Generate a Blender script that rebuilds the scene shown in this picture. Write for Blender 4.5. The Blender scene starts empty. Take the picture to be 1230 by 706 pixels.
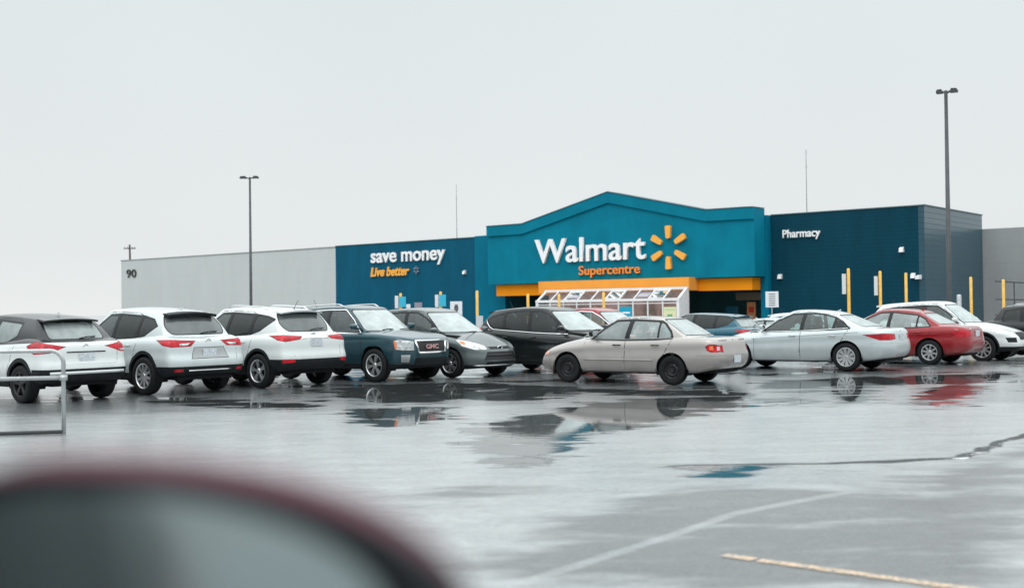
import bpy, bmesh, math, random
import numpy as np
from mathutils import Vector, Matrix
from math import radians, sin, cos, pi, atan, tan, sqrt

scene = bpy.context.scene
col = scene.collection
random.seed(7)

# ------------------------------------------------------------------ camera
def camera():
    cd = bpy.data.cameras.new('camera')
    cam = bpy.data.objects.new('camera', cd); col.objects.link(cam)
    pitch = atan(19 / 1400); roll = radians(0.7)
    f = Vector((0, cos(pitch), sin(pitch))); r0 = Vector((1, 0, 0)); u0 = Vector((0, -sin(pitch), cos(pitch)))
    up = u0 * cos(roll) + r0 * sin(roll); rt = r0 * cos(roll) - u0 * sin(roll)
    m = Matrix((rt, up, -f)).transposed().to_4x4(); m.translation = (0, 0, 1.55)
    cam.matrix_world = m
    cd.sensor_width = 36; cd.lens = 36 * 1400 / 1230
    cd.clip_start = 0.05; cd.clip_end = 6000
    cd.dof.use_dof = True; cd.dof.focus_distance = 26; cd.dof.aperture_fstop = 1.6
    scene.camera = cam
camera()

# ------------------------------------------------------------------ sky and light
SUN_EL, SUN_AZ = radians(52), radians(200)
def world():
    w = bpy.data.worlds.new('World'); scene.world = w; w.use_nodes = True
    nt = w.node_tree; nt.nodes.clear(); N = nt.nodes.new; L = nt.links.new
    out = N('ShaderNodeOutputWorld'); bg = N('ShaderNodeBackground'); bg.inputs['Strength'].default_value = 0.1
    sky = N('ShaderNodeTexSky'); sky.sky_type = 'NISHITA'; sky.sun_disc = False
    sky.sun_elevation = SUN_EL; sky.sun_rotation = SUN_AZ; sky.dust_density = 4; sky.air_density = 1
    hs = N('ShaderNodeHueSaturation'); hs.inputs['Saturation'].default_value = 0.1
    L(sky.outputs[0], hs.inputs['Color'])
    tc = N('ShaderNodeTexCoord'); sp = N('ShaderNodeSeparateXYZ'); L(tc.outputs['Generated'], sp.inputs[0])
    cr = N('ShaderNodeValToRGB')
    e = cr.color_ramp.elements
    e[0].position = 0.0; e[0].color = (0.408, 0.420, 0.414, 1)
    e[1].position = 1.0; e[1].color = (1.2, 1.24, 1.25, 1)
    for p, c in ((0.05, (.378, .394, .396)), (0.16, (.362, .384, .388)), (0.26, (.350, .380, .386)), (0.5, (.78, .82, .83))):
        x = e.new(p); x.color = (*c, 1)
    L(sp.outputs['Z'], cr.inputs[0])
    # soft large-scale unevenness of the cloud sheet
    nz = N('ShaderNodeTexNoise'); nz.inputs['Scale'].default_value = 1.6; nz.inputs['Detail'].default_value = 3
    L(tc.outputs['Generated'], nz.inputs['Vector'])
    mr = N('ShaderNodeMapRange'); mr.inputs[1].default_value = .3; mr.inputs[2].default_value = .7
    mr.inputs[3].default_value = 20.9; mr.inputs[4].default_value = 22.4; L(nz.outputs[0], mr.inputs[0])
    vm = N('ShaderNodeVectorMath'); vm.operation = 'SCALE'; L(cr.outputs[0], vm.inputs[0]); L(mr.outputs[0], vm.inputs['Scale'])
    mx = N('ShaderNodeMix'); mx.data_type = 'RGBA'; mx.inputs[0].default_value = 0.95
    L(hs.outputs[0], mx.inputs[6]); L(vm.outputs[0], mx.inputs[7])
    L(mx.outputs[2], bg.inputs['Color']); L(bg.outputs[0], out.inputs[0])
world()
def sun():
    ld = bpy.data.lights.new('sun', 'SUN'); ld.energy = 0.5; ld.angle = radians(25); ld.color = (1, .98, .95)
    o = bpy.data.objects.new('sun', ld); col.objects.link(o)
    d = Vector((sin(SUN_AZ) * cos(SUN_EL), cos(SUN_AZ) * cos(SUN_EL), sin(SUN_EL)))
    o.rotation_euler = d.to_track_quat('Z', 'Y').to_euler(); o.location = (0, 0, 60)
sun()
scene.view_settings.view_transform = 'Standard'; scene.view_settings.look = 'None'
scene.view_settings.exposure = 0.0; scene.view_settings.gamma = 1
scene.view_settings.use_curve_mapping = False
scene.cycles.transparent_max_bounces = 24
scene.cycles.max_bounces = 8

# ------------------------------------------------------------------ materials
MATS = {}
def mat(name, base, rough=.5, metal=0, coat=0, spec=None, emit=None, noise=None, bump=None, coat_rough=.05, ior=None):
    if name in MATS: return MATS[name]
    m = bpy.data.materials.new(name); m.use_nodes = True; MATS[name] = m
    nt = m.node_tree; b = nt.nodes['Principled BSDF']
    b.inputs['Base Color'].default_value = (*base, 1); b.inputs['Roughness'].default_value = rough
    b.inputs['Metallic'].default_value = metal; b.inputs['Coat Weight'].default_value = coat
    b.inputs['Coat Roughness'].default_value = coat_rough
    if ior: b.inputs['IOR'].default_value = ior
    if spec is not None: b.inputs['Specular IOR Level'].default_value = spec
    if emit: b.inputs['Emission Color'].default_value = (*emit[0], 1); b.inputs['Emission Strength'].default_value = emit[1]
    if noise or bump:
        tc = nt.nodes.new('ShaderNodeTexCoord')
    if noise:                       # (scale, amount)
        n = nt.nodes.new('ShaderNodeTexNoise'); n.inputs['Scale'].default_value = noise[0]; n.inputs['Detail'].default_value = 5
        nt.links.new(tc.outputs['Object'], n.inputs['Vector'])
        mr = nt.nodes.new('ShaderNodeMapRange'); mr.inputs[1].default_value = .3; mr.inputs[2].default_value = .7
        mr.inputs[3].default_value = 1 - noise[1]; mr.inputs[4].default_value = 1 + noise[1]
        nt.links.new(n.outputs[0], mr.inputs[0])
        vm = nt.nodes.new('ShaderNodeVectorMath'); vm.operation = 'SCALE'; vm.inputs[0].default_value = base
        nt.links.new(mr.outputs[0], vm.inputs['Scale']); nt.links.new(vm.outputs[0], b.inputs['Base Color'])
    if bump:
        n2 = nt.nodes.new('ShaderNodeTexNoise'); n2.inputs['Scale'].default_value = bump[0]; n2.inputs['Detail'].default_value = 4
        nt.links.new(tc.outputs['Object'], n2.inputs['Vector'])
        bp = nt.nodes.new('ShaderNodeBump'); bp.inputs['Strength'].default_value = bump[1]; bp.inputs['Distance'].default_value = .01
        nt.links.new(n2.outputs[0], bp.inputs['Height']); nt.links.new(bp.outputs[0], b.inputs['Normal'])
    return m

def paint(name, c, metal=0.0, rough=.3, coat=1.0):
    """car paint under a clear coat, beaded with fine rain drops and road grime low down"""
    if name in MATS: return MATS[name]
    m = mat(name, c, rough, metal, coat=coat, coat_rough=.05, spec=.2)
    MATS[name].node_tree.nodes['Principled BSDF'].inputs['Coat IOR'].default_value = 1.45
    nt = m.node_tree; b = nt.nodes['Principled BSDF']; N = nt.nodes.new; L = nt.links.new
    tc = N('ShaderNodeTexCoord'); sp = N('ShaderNodeSeparateXYZ'); L(tc.outputs['Object'], sp.inputs[0])
    n = N('ShaderNodeTexNoise'); n.inputs['Scale'].default_value = 3; n.inputs['Detail'].default_value = 6; L(tc.outputs['Object'], n.inputs['Vector'])
    ad = N('ShaderNodeMath'); ad.operation = 'MULTIPLY_ADD'; ad.inputs[1].default_value = .5; L(n.outputs[0], ad.inputs[0]); L(sp.outputs['Z'], ad.inputs[2])
    mr = N('ShaderNodeMapRange'); mr.inputs[1].default_value = .45; mr.inputs[2].default_value = .95; mr.inputs[3].default_value = .4; mr.inputs[4].default_value = 0
    L(ad.outputs[0], mr.inputs[0])
    mx = N('ShaderNodeMix'); mx.data_type = 'RGBA'; mx.inputs[6].default_value = (*c, 1); mx.inputs[7].default_value = (.045, .048, .047, 1)
    L(mr.outputs[0], mx.inputs[0]); L(mx.outputs[2], b.inputs['Base Color'])
    v = N('ShaderNodeTexVoronoi'); v.inputs['Scale'].default_value = 90; L(tc.outputs['Object'], v.inputs['Vector'])
    cr = N('ShaderNodeMapRange'); cr.inputs[1].default_value = 0; cr.inputs[2].default_value = .45; cr.inputs[3].default_value = 1; cr.inputs[4].default_value = 0
    L(v.outputs['Distance'], cr.inputs[0])
    bp = N('ShaderNodeBump'); bp.inputs['Strength'].default_value = .15; bp.inputs['Distance'].default_value = .001
    L(cr.outputs[0], bp.inputs['Height']); L(bp.outputs[0], b.inputs['Coat Normal'])
    return m

def glass(name, tint, ior=1.5, sheen=0.0, rough=.02):
    """thin glazing: tinted see-through + mirror reflection by Fresnel; film = share of pale colour painted in for bright sky, plus rain film"""
    if name in MATS: return MATS[name]
    m = bpy.data.materials.new(name); m.use_nodes = True; MATS[name] = m
    nt = m.node_tree; nt.nodes.clear(); N = nt.nodes.new; L = nt.links.new
    out = N('ShaderNodeOutputMaterial'); tr = N('ShaderNodeBsdfTransparent'); tr.inputs[0].default_value = (*tint, 1)
    gl = N('ShaderNodeBsdfGlossy'); gl.inputs['Roughness'].default_value = rough; gl.inputs[0].default_value = (.95, 1, 1, 1)
    fr = N('ShaderNodeFresnel'); fr.inputs[0].default_value = ior
    geo = N('ShaderNodeNewGeometry')
    mx = N('ShaderNodeMixShader'); L(fr.outputs[0], mx.inputs[0]); L(tr.outputs[0], mx.inputs[1]); L(gl.outputs[0], mx.inputs[2])
    last = mx
    if sheen:
        df = N('ShaderNodeBsdfPrincipled'); df.inputs['Base Color'].default_value = (.55, .63, .63, 1); df.inputs['Roughness'].default_value = .35
        n = N('ShaderNodeTexNoise'); n.inputs['Scale'].default_value = 4; n.inputs['Detail'].default_value = 4
        tc = N('ShaderNodeTexCoord'); L(tc.outputs['Object'], n.inputs['Vector'])
        mr = N('ShaderNodeMapRange'); mr.inputs[1].default_value = .3; mr.inputs[2].default_value = .7; mr.inputs[3].default_value = sheen * .8; mr.inputs[4].default_value = sheen * 1.2
        L(n.outputs[0], mr.inputs[0])
        m2 = N('ShaderNodeMixShader'); L(mr.outputs[0], m2.inputs[0]); L(mx.outputs[0], m2.inputs[1]); L(df.outputs[0], m2.inputs[2]); last = m2
    L(last.outputs[0], out.inputs[0])
    return m

RUBBER = mat('rubber', (.010, .012, .013), .7, spec=.2, bump=(60, .2))
PLASTIC = mat('black_plastic', (.013, .016, .018), .55, spec=.15, noise=(8, .2))
TRIM = mat('window_seal', (.008, .011, .013), .35, spec=.3)
CHROME = mat('chrome', (.75, .77, .78), .12, 1)
ALLOY = mat('alloy', (.62, .64, .65), .32, .85)
DARKMETAL = mat('dark_metal', (.022, .024, .026), .5, .5)
REDLENS = mat('red_lens', (.42, .005, .016), .22, spec=.4, noise=(9, .45))
ORANGELENS = mat('amber_lens', (.75, .16, .02), .15, coat=1)
CLEARLENS = mat('clear_lens', (.50, .53, .54), .15, .45, coat=1, noise=(11, .55))
PINKLENS = mat('washed_lens', (.78, .38, .30), .2, .2, coat=1)
PLATE = mat('plate_white', (.55, .60, .64), .4, noise=(30, .25))
SEAT = mat('seat_cloth', (.09, .10, .105), .85)
SEATL = mat('seat_cloth_light', (.30, .31, .31), .85)
FLOOR = mat('cabin_dark', (.012, .014, .016), .85, spec=.2)
CLEAR = glass('glass_clear', (.84, .95, .93), 1.5, sheen=.40)
TINTED = glass('glass_tinted', (.55, .68, .67), 1.5, sheen=.10)
PRIV = glass('glass_privacy', (.12, .15, .155), 1.4, sheen=.035)
SCREEN = glass('glass_windscreen', (.60, .68, .68), 1.6, sheen=.62)
REARG = glass('glass_rear', (.55, .62, .62), 1.5, sheen=.52)
REARDARK = glass('glass_rear_dark', (.12, .14, .14), 1.6, sheen=.16)

# ------------------------------------------------------------------ object helpers
def tag(o, label=None, cat=None, group=None, kind=None):
    if label: o['label'] = label
    if cat: o['category'] = cat
    if group: o['group'] = group
    if kind: o['kind'] = kind
    return o
def empty(name, loc=(0, 0, 0), rz=0):
    o = bpy.data.objects.new(name, None); col.objects.link(o); o.location = loc; o.rotation_euler = (0, 0, rz)
    o.empty_display_size = .3
    return o
def link(name, me, mats, parent=None, smooth=True, loc=None):
    if not isinstance(mats, (list, tuple)): mats = [mats]
    for m in mats: me.materials.append(m)
    if smooth:
        me.polygons.foreach_set('use_smooth', [True] * len(me.polygons))
    o = bpy.data.objects.new(name, me); col.objects.link(o)
    if parent: o.parent = parent
    if loc: o.location = loc
    return o
def obj(name, bm, mats, parent=None, smooth=False, bevel=0, loc=None):
    if bevel:
        bmesh.ops.bevel(bm, geom=[e for e in bm.edges if len(e.link_faces) == 2 and e.calc_face_angle(0) > .6], offset=bevel, segments=2, affect='EDGES', clamp_overlap=True)
    bmesh.ops.recalc_face_normals(bm, faces=bm.faces)
    me = bpy.data.meshes.new(name); bm.to_mesh(me); bm.free()
    return link(name, me, mats, parent, smooth, loc)
def box(bm, x0, x1, y0, y1, z0, z1, M=None, mi=0):
    vs = [bm.verts.new(((M @ Vector((x, y, z))) if M else (x, y, z))) for x in (x0, x1) for y in (y0, y1) for z in (z0, z1)]
    for f in ((0, 1, 3, 2), (4, 6, 7, 5), (0, 4, 5, 1), (2, 3, 7, 6), (0, 2, 6, 4), (1, 5, 7, 3)):
        bm.faces.new([vs[i] for i in f]).material_index = mi
def prism(bm, pts, fn, mi=0):
    """pts: 2D outline; fn(p, side) -> 3D for side 0/1"""
    a = [bm.verts.new(fn(p, 0)) for p in pts]; b = [bm.verts.new(fn(p, 1)) for p in pts]
    bm.faces.new(a).material_index = mi; bm.faces.new(b[::-1]).material_index = mi
    for i in range(len(pts)):
        j = (i + 1) % len(pts); bm.faces.new((a[i], a[j], b[j], b[i])).material_index = mi
def tube(bm, path, r, seg=8, mi=0, cap=True):
    path = [Vector(p) for p in path]; rs = r if isinstance(r, (list, tuple)) else [r] * len(path)
    rings = []; ref = None
    for i, p in enumerate(path):
        t = (path[min(i + 1, len(path) - 1)] - path[max(i - 1, 0)]).normalized()
        if ref is None: ref = Vector((0, 0, 1)) if abs(t.z) < .9 else Vector((1, 0, 0))
        a = t.cross(ref).normalized(); b = a.cross(t).normalized(); ref = b
        rings.append([bm.verts.new(p + (a * cos(2 * pi * k / seg) + b * sin(2 * pi * k / seg)) * rs[i]) for k in range(seg)])
    for A, B in zip(rings, rings[1:]):
        for k in range(seg): bm.faces.new((A[k], A[(k + 1) % seg], B[(k + 1) % seg], B[k])).material_index = mi
    if cap:
        bm.faces.new(rings[0][::-1]).material_index = mi; bm.faces.new(rings[-1]).material_index = mi
def lathe(bm, prof, axis='y', seg=28, c=(0, 0, 0), mi=0, closed=False):
    """prof: (r, h); spun about the axis"""
    rings = []
    for r, h in prof:
        ring = []
        for k in range(seg):
            a = 2 * pi * k / seg
            p = (r * cos(a), h, r * sin(a)) if axis == 'y' else ((r * cos(a), r * sin(a), h) if axis == 'z' else (h, r * cos(a), r * sin(a)))
            ring.append(bm.verts.new((p[0] + c[0], p[1] + c[1], p[2] + c[2])))
        rings.append(ring)
    n = len(rings)
    for i in range(n if closed else n - 1):
        A, B = rings[i], rings[(i + 1) % n]
        for k in range(seg): bm.faces.new((A[k], A[(k + 1) % seg], B[(k + 1) % seg], B[k])).material_index = mi
def text_mesh(body, offset=0.0, extrude=.02, shear=0.0, space=1.0):
    cu = bpy.data.curves.new('lettering', 'FONT'); cu.body = body; cu.offset = offset; cu.extrude = extrude; cu.shear = shear
    cu.space_character = space; cu.resolution_u = 3
    t = bpy.data.objects.new('lettering', cu); col.objects.link(t)
    dg = bpy.context.evaluated_depsgraph_get()
    me = bpy.data.meshes.new_from_object(t.evaluated_get(dg))
    bpy.data.objects.remove(t); bpy.data.curves.remove(cu)
    v = np.array([x.co[:] for x in me.vertices]); lo, hi = v.min(0), v.max(0)
    return me, v, lo, hi

# ------------------------------------------------------------------ cars: a lofted shell, then doors, glass and lamps cut out of it
def bspline(C, m):
    """clamped uniform cubic B-spline through control rows C (K,N,3)"""
    C = np.concatenate([C[:1], C[:1], C, C[-1:], C[-1:]]); out = []
    n = len(C) - 3
    for i in range(n):
        for k in range(m):
            t = k / m
            b = ((1 - t) ** 3 / 6, (3 * t ** 3 - 6 * t * t + 4) / 6, (-3 * t ** 3 + 3 * t * t + 3 * t + 1) / 6, t ** 3 / 6)
            out.append(sum(b[j] * C[i + j] for j in range(4)))
    out.append(C[-1])
    return np.array(out)

def shell(s, m):
    xF, xR, W = s['xF'], s['xR'], s['W'] / 2
    zsx, zsz = zip(*s['shoulder']); z0x, z0z = zip(*s['sill'])
    zs = lambda x: np.interp(x, zsx, zsz); z0 = lambda x: np.interp(x, z0x, z0z)
    cxc, cxs, zc = s['cowl']; rxc, rxs, zrb = s['tail']; hxc, hxs = s['header']; txc, txs = s['rearhead']
    wb, wr = s['wb'], s['wr']
    nA, nB, nC = 26, 34, 24
    a = np.linspace(0, pi / 2, nA + 1)
    nf, nr = s.get('nf', 3.2), s.get('nr', 4.0)
    bell = lambda x: 1 - .012 * ((x) / 1.3) ** 2
    def outline(xf, xr, w):
        X1 = cxs + (xf - cxs) * np.cos(a) ** (2 / nf); Y1 = w * np.sin(a) ** (2 / nf)
        X2 = np.linspace(cxs, rxs, nB + 1)[1:]; Y2 = np.full(nB, w)
        b = np.linspace(pi / 2, 0, nC + 1)[1:]
        X3 = rxs + (xr - rxs) * np.cos(b) ** (2 / nr); Y3 = w * np.sin(b) ** (2 / nr)
        X = np.concatenate([X1, X2, X3]); Y = np.concatenate([Y1, Y2, Y3])
        return X, Y * (1 - .02 * (np.abs(X) / 2.2) ** 3)
    yfA = np.sin(a) ** (2 / nf); yfC = np.sin(np.linspace(pi / 2, 0, nC + 1)[1:]) ** (2 / nr)
    def ring(xc, xs, w, xc2, xs2, e=2.2):
        X1 = xc - (xc - xs) * yfA ** e; Y1 = w * yfA
        X2 = np.linspace(xs, xs2, nB + 1)[1:]; Y2 = np.full(nB, w)
        X3 = xc2 + (xs2 - xc2) * yfC ** e; Y3 = w * yfC
        X = np.concatenate([X1, X2, X3]); Y = np.concatenate([Y1, Y2, Y3])
        u = (X - (xs + xs2) / 2) / max(abs(xs - xs2) / 2, .1)
        return X, Y * (1 - s.get('taper', .05) * np.abs(u) ** 2.2)
    rows = []
    for q, dw, df, dr in s['levels']:
        X, Y = outline(xF - df, xR + dr, W - dw)
        Z = z0(X) + q * (zs(X) - z0(X))
        rows.append((X, Y, Z))
    So = rows[-1]
    gx, gy = ring(cxc, cxs, wb, rxc, rxs)
    bx, bz = zip(*s['belt'])
    gz = np.interp(gx, bx, bz); gz[:nA] = np.interp(gy[:nA], [0, wb * .9], [zc + .02, gz[nA]]) if s.get('cowlcrown', 1) else gz[:nA]
    k3 = nA + 1 + nB; gz[k3:] = np.interp(gy[k3:] / wb, [0, 1], [zrb, gz[k3 - 1]])
    for r in (.12, .35, .65, .9):
        f = 1 - (1 - r) ** s.get('hoodp', 2.0)
        fr = np.full(len(gx), f)
        rows.append((So[0] + (gx - So[0]) * r, So[1] + (gy - So[1]) * r, So[2] + (gz - So[2]) * fr))
    rows.append((gx, gy, gz))
    tx, ty = ring(hxc, hxs, wr, txc, txs)
    rx, rz = zip(*s['roof']); zr = lambda x: np.interp(x, rx, rz)
    # smooth the roof curve
    pc = np.polyfit(rx, rz, min(4, len(rx) - 1)); zr = lambda x: np.polyval(pc, x)
    tz = zr(tx)
    for g in (.06, .33, .66, .94):
        X = gx + (tx - gx) * g; Y = gy + (ty - gy) * g; Z = gz + (tz - gz) * g
        bl = 4 * g * (1 - g)
        Y = Y + .035 * bl * (Y / wb)
        cx = (gx.max() + gx.min()) / 2
        X = X + .03 * bl * np.where(np.arange(len(X)) < nA, 1 - Y / wb * .6, 0) - s.get('rb', .02) * bl * np.where(np.arange(len(X)) > k3, 1 - Y / wb * .6, 0)
        rows.append((X, Y, Z))
    rows.append((tx, ty, tz))
    xc = (tx.max() + tx.min()) / 2
    cr = s['crown']
    for q in (.07, .25, .5, .75, .92, 1.0):
        X = xc + (tx - xc) * (1 - .28 * q); Y = ty * (1 - q)
        Z = zr(X) + cr * (1 - (1 - q) ** 2.4)
        rows.append((X, Y, Z))
    P = np.array([np.stack(r, 1) for r in rows])
    Q = P.copy(); Q[:, 1:-1] = (P[:, :-2] + 2 * P[:, 1:-1] + P[:, 2:]) / 4
    P = bspline(Q, m)
    P[-1][:, 1] = 0
    P[:, 0, 1] = 0; P[:, -1, 1] = 0
    return P

class Cutter:
    def __init__(self, bm):
        self.bm = bm; self.lay = bm.faces.layers.int.new('cand'); self.own = bm.faces.layers.int.new('own'); self.n = 0
    def cut(self, pts, d, pred, grow=0.0, src=None, own=None):
        """faces inside the convex prism through 3D pts along direction d; returns the faces"""
        bm = self.bm; lay = self.lay
        d = Vector(d).normalized()
        a = d.orthogonal().normalized() if abs(d.z) > .9 else Vector((0, 0, 1)).cross(d).normalized()
        b = d.cross(a).normalized()
        P2 = sorted({(round(p.dot(a), 5), round(p.dot(b), 5)) for p in map(Vector, pts)})
        def half(ps):
            h = []
            for p in ps:
                while len(h) > 1 and (h[-1][0] - h[-2][0]) * (p[1] - h[-2][1]) - (h[-1][1] - h[-2][1]) * (p[0] - h[-2][0]) <= 1e-9: h.pop()
                h.append(p)
            return h[:-1]
        hull = half(P2) + half(P2[::-1])
        self.n += 1; tagv = self.n
        x0 = min(p[0] for p in hull) - grow; x1 = max(p[0] for p in hull) + grow
        y0 = min(p[1] for p in hull) - grow; y1 = max(p[1] for p in hull) + grow
        cur = []
        for f in (src if src is not None else bm.faces):
            if own is not None and f[self.own] != own: continue
            v0 = f.verts[0].co; t0 = v0.dot(a); t1 = v0.dot(b)
            if t0 < x0 - .35 or t0 > x1 + .35 or t1 < y0 - .35 or t1 > y1 + .35: continue
            c = f.calc_center_median()
            if not pred(c, f.normal): continue
            uu = [v.co.dot(a) for v in f.verts]; vv = [v.co.dot(b) for v in f.verts]
            if max(uu) < x0 or min(uu) > x1 or max(vv) < y0 or min(vv) > y1: continue
            cur.append(f)
        for i in range(len(hull)):
            p, q = hull[i], hull[(i + 1) % len(hull)]
            e = Vector((q[0] - p[0], q[1] - p[1]))
            if e.length < 1e-5: continue
            nrm = Vector((e.y, -e.x)).normalized()
            n3 = a * nrm.x + b * nrm.y
            co = a * (p[0] + nrm.x * grow) + b * (p[1] + nrm.y * grow)
            for f in cur: f[lay] = tagv
            geom = list(cur) + list({e for f in cur for e in f.edges}) + list({v for f in cur for v in f.verts})
            r = bmesh.ops.bisect_plane(bm, geom=geom, dist=1e-5, plane_co=co, plane_no=n3)
            fs = {g for g in r['geom'] if isinstance(g, bmesh.types.BMFace)} | {f for f in cur if f.is_valid}
            nxt = []
            for f in fs:
                if f[lay] != tagv: continue
                if (f.calc_center_median() - co).dot(n3) < 0: nxt.append(f)
                else: f[lay] = 0
            cur = nxt
        for f in cur: f[lay] = 0; f.normal_update()
        return cur
    def take(self, faces, name, mats, parent, push=0.0, mi=None):
        """move faces out into an object of their own"""
        me = bpy.data.meshes.new(name); nb = bmesh.new(); vm = {}
        for f in faces:
            vs = []
            for v in f.verts:
                if v not in vm: vm[v] = nb.verts.new(v.co - v.normal * push)
                vs.append(vm[v])
            try: g = nb.faces.new(vs)
            except ValueError: continue
            g.material_index = f.material_index if mi is None else mi
            g.smooth = True
        bmesh.ops.delete(self.bm, geom=faces, context='FACES_ONLY')
        nb.to_mesh(me); nb.free()
        return link(name, me, mats, parent)

def rounded(pts, r, n=3):
    out = []; k = len(pts)
    for i in range(k):
        p0, p, p1 = (np.array(pts[i - 1], float), np.array(pts[i], float), np.array(pts[(i + 1) % k], float))
        a = p0 - p; b = p1 - p; la, lb = np.linalg.norm(a), np.linalg.norm(b)
        rr = min(r, la * .45, lb * .45); A = p + a / la * rr; B = p + b / lb * rr
        for j in range(n + 1):
            t = j / n; out.append(tuple((1 - t) ** 2 * A + 2 * t * (1 - t) * p + t * t * B))
    return out

def make_wheel(root, x, y, R, side, style, rimmat):
    w = .215 if R > .32 else .19
    bm = bmesh.new(); rr = R * (.66 if R > .32 else .63)
    lathe(bm, [(rr, -w / 2 + .01), (rr + .02, -w / 2), (R * .93, -w / 2 - .004), (R * .985, -w / 2 + .02), (R, -w / 4), (R, w / 4), (R * .985, w / 2 - .02), (R * .93, w / 2 + .004), (rr + .02, w / 2), (rr, w / 2 - .01)], 'y', 40)
    wh = obj('wheel', bm, RUBBER, root, smooth=True, loc=(x, y, R))
    bm = bmesh.new(); o = 1 if side > 0 else -1
    f = (w / 2 - .012) * o
    lathe(bm, [(rr + .006, f * 1.08), (rr - .008, f * 1.1), (rr - .018, f * .95), (rr - .022, -f)], 'y', 36, mi=0)
    lathe(bm, [(.001, f * .1), (rr - .02, f * .1)], 'y', 24, mi=1)     # dark brake side
    n, kind = style
    if kind == 'steel':
        lathe(bm, [(.001, f * .95), (.05, f * .95), (.06, f * .6), (rr * .55, f * .8), (rr * .75, f * .55), (rr - .02, f * .7)], 'y', 30, mi=1)
        for i in range(8):
            a = 2 * pi * i / 8
            lathe(bm, [(.001, f * .74), (.018, f * .74)], 'y', 8, c=(cos(a) * rr * .7, 0, sin(a) * rr * .7), mi=2)
    else:
        lathe(bm, [(.001, f * .98), (.045, f * .95), (.062, f * .75), (.07, f * .45)], 'y', 18, mi=0)
        for i in range(n):
            a0 = 2 * pi * i / n + .2
            for da in ((-.13, .13) if kind == 'split' else (0,)):
                a = a0
                wd0, wd1 = (.016, .02) if kind == 'split' else (.026, .034 if n < 8 else .022)
                p0 = Vector((cos(a) * .05, 0, sin(a) * .05)); p1 = Vector((cos(a + da) * (rr - .012), 0, sin(a + da) * (rr - .012)))
                t = (p1 - p0).normalized(); sd = Vector((-t.z, 0, t.x))
                q = []
                for p, wd, h in ((p0, wd0, f * .88), (p1, wd1, f * 1.0)):
                    for sgn in (-1, 1): q.append(p + sd * wd * sgn + Vector((0, h, 0)))
                    for sgn in (1, -1): q.append(p + sd * wd * sgn + Vector((0, h - .03 * o, 0)))
                v = [bm.verts.new(z) for z in q]
                for fi in ((0, 1, 5, 4), (1, 2, 6, 5), (2, 3, 7, 6), (3, 0, 4, 7)): bm.faces.new([v[j] for j in fi])
    obj('rim', bm, [rimmat, DARKMETAL, FLOOR], wh, smooth=False)
    return wh

def seat_bm(x, y, zb, w=.24, h=.62, lean=.16, head=True):
    bm = bmesh.new()
    prof = [(-.05, .0), (.05, .0), (.06 - lean * .5, h * .5), (.04 - lean, h), (-.04 - lean, h + .01), (-.08 - lean * .5, h * .5)]
    prism(bm, prof, lambda p, s: (x + p[0], y + (w if s else -w), zb + p[1]))
    prism(bm, [(0, -.05), (.5, -.02), (.5, .1), (0, .08)], lambda p, s: (x + p[0], y + (w if s else -w), zb + p[1]))
    if head:
        for yy in ((0,) if w < .3 else (-.36, .36)):
            prism(bm, [(-.05, 0), (.04, 0), (.05, .1), (.02, .17), (-.04, .17), (-.07, .08)], lambda p, s: (x - lean + p[0], y + yy + (.12 if s else -.12), zb + h + .03 + p[1]))
            box(bm, x - lean - .01, x - lean + .01, y + yy - .04, y + yy + .04, zb + h - .02, zb + h + .06)
    return bm

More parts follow.
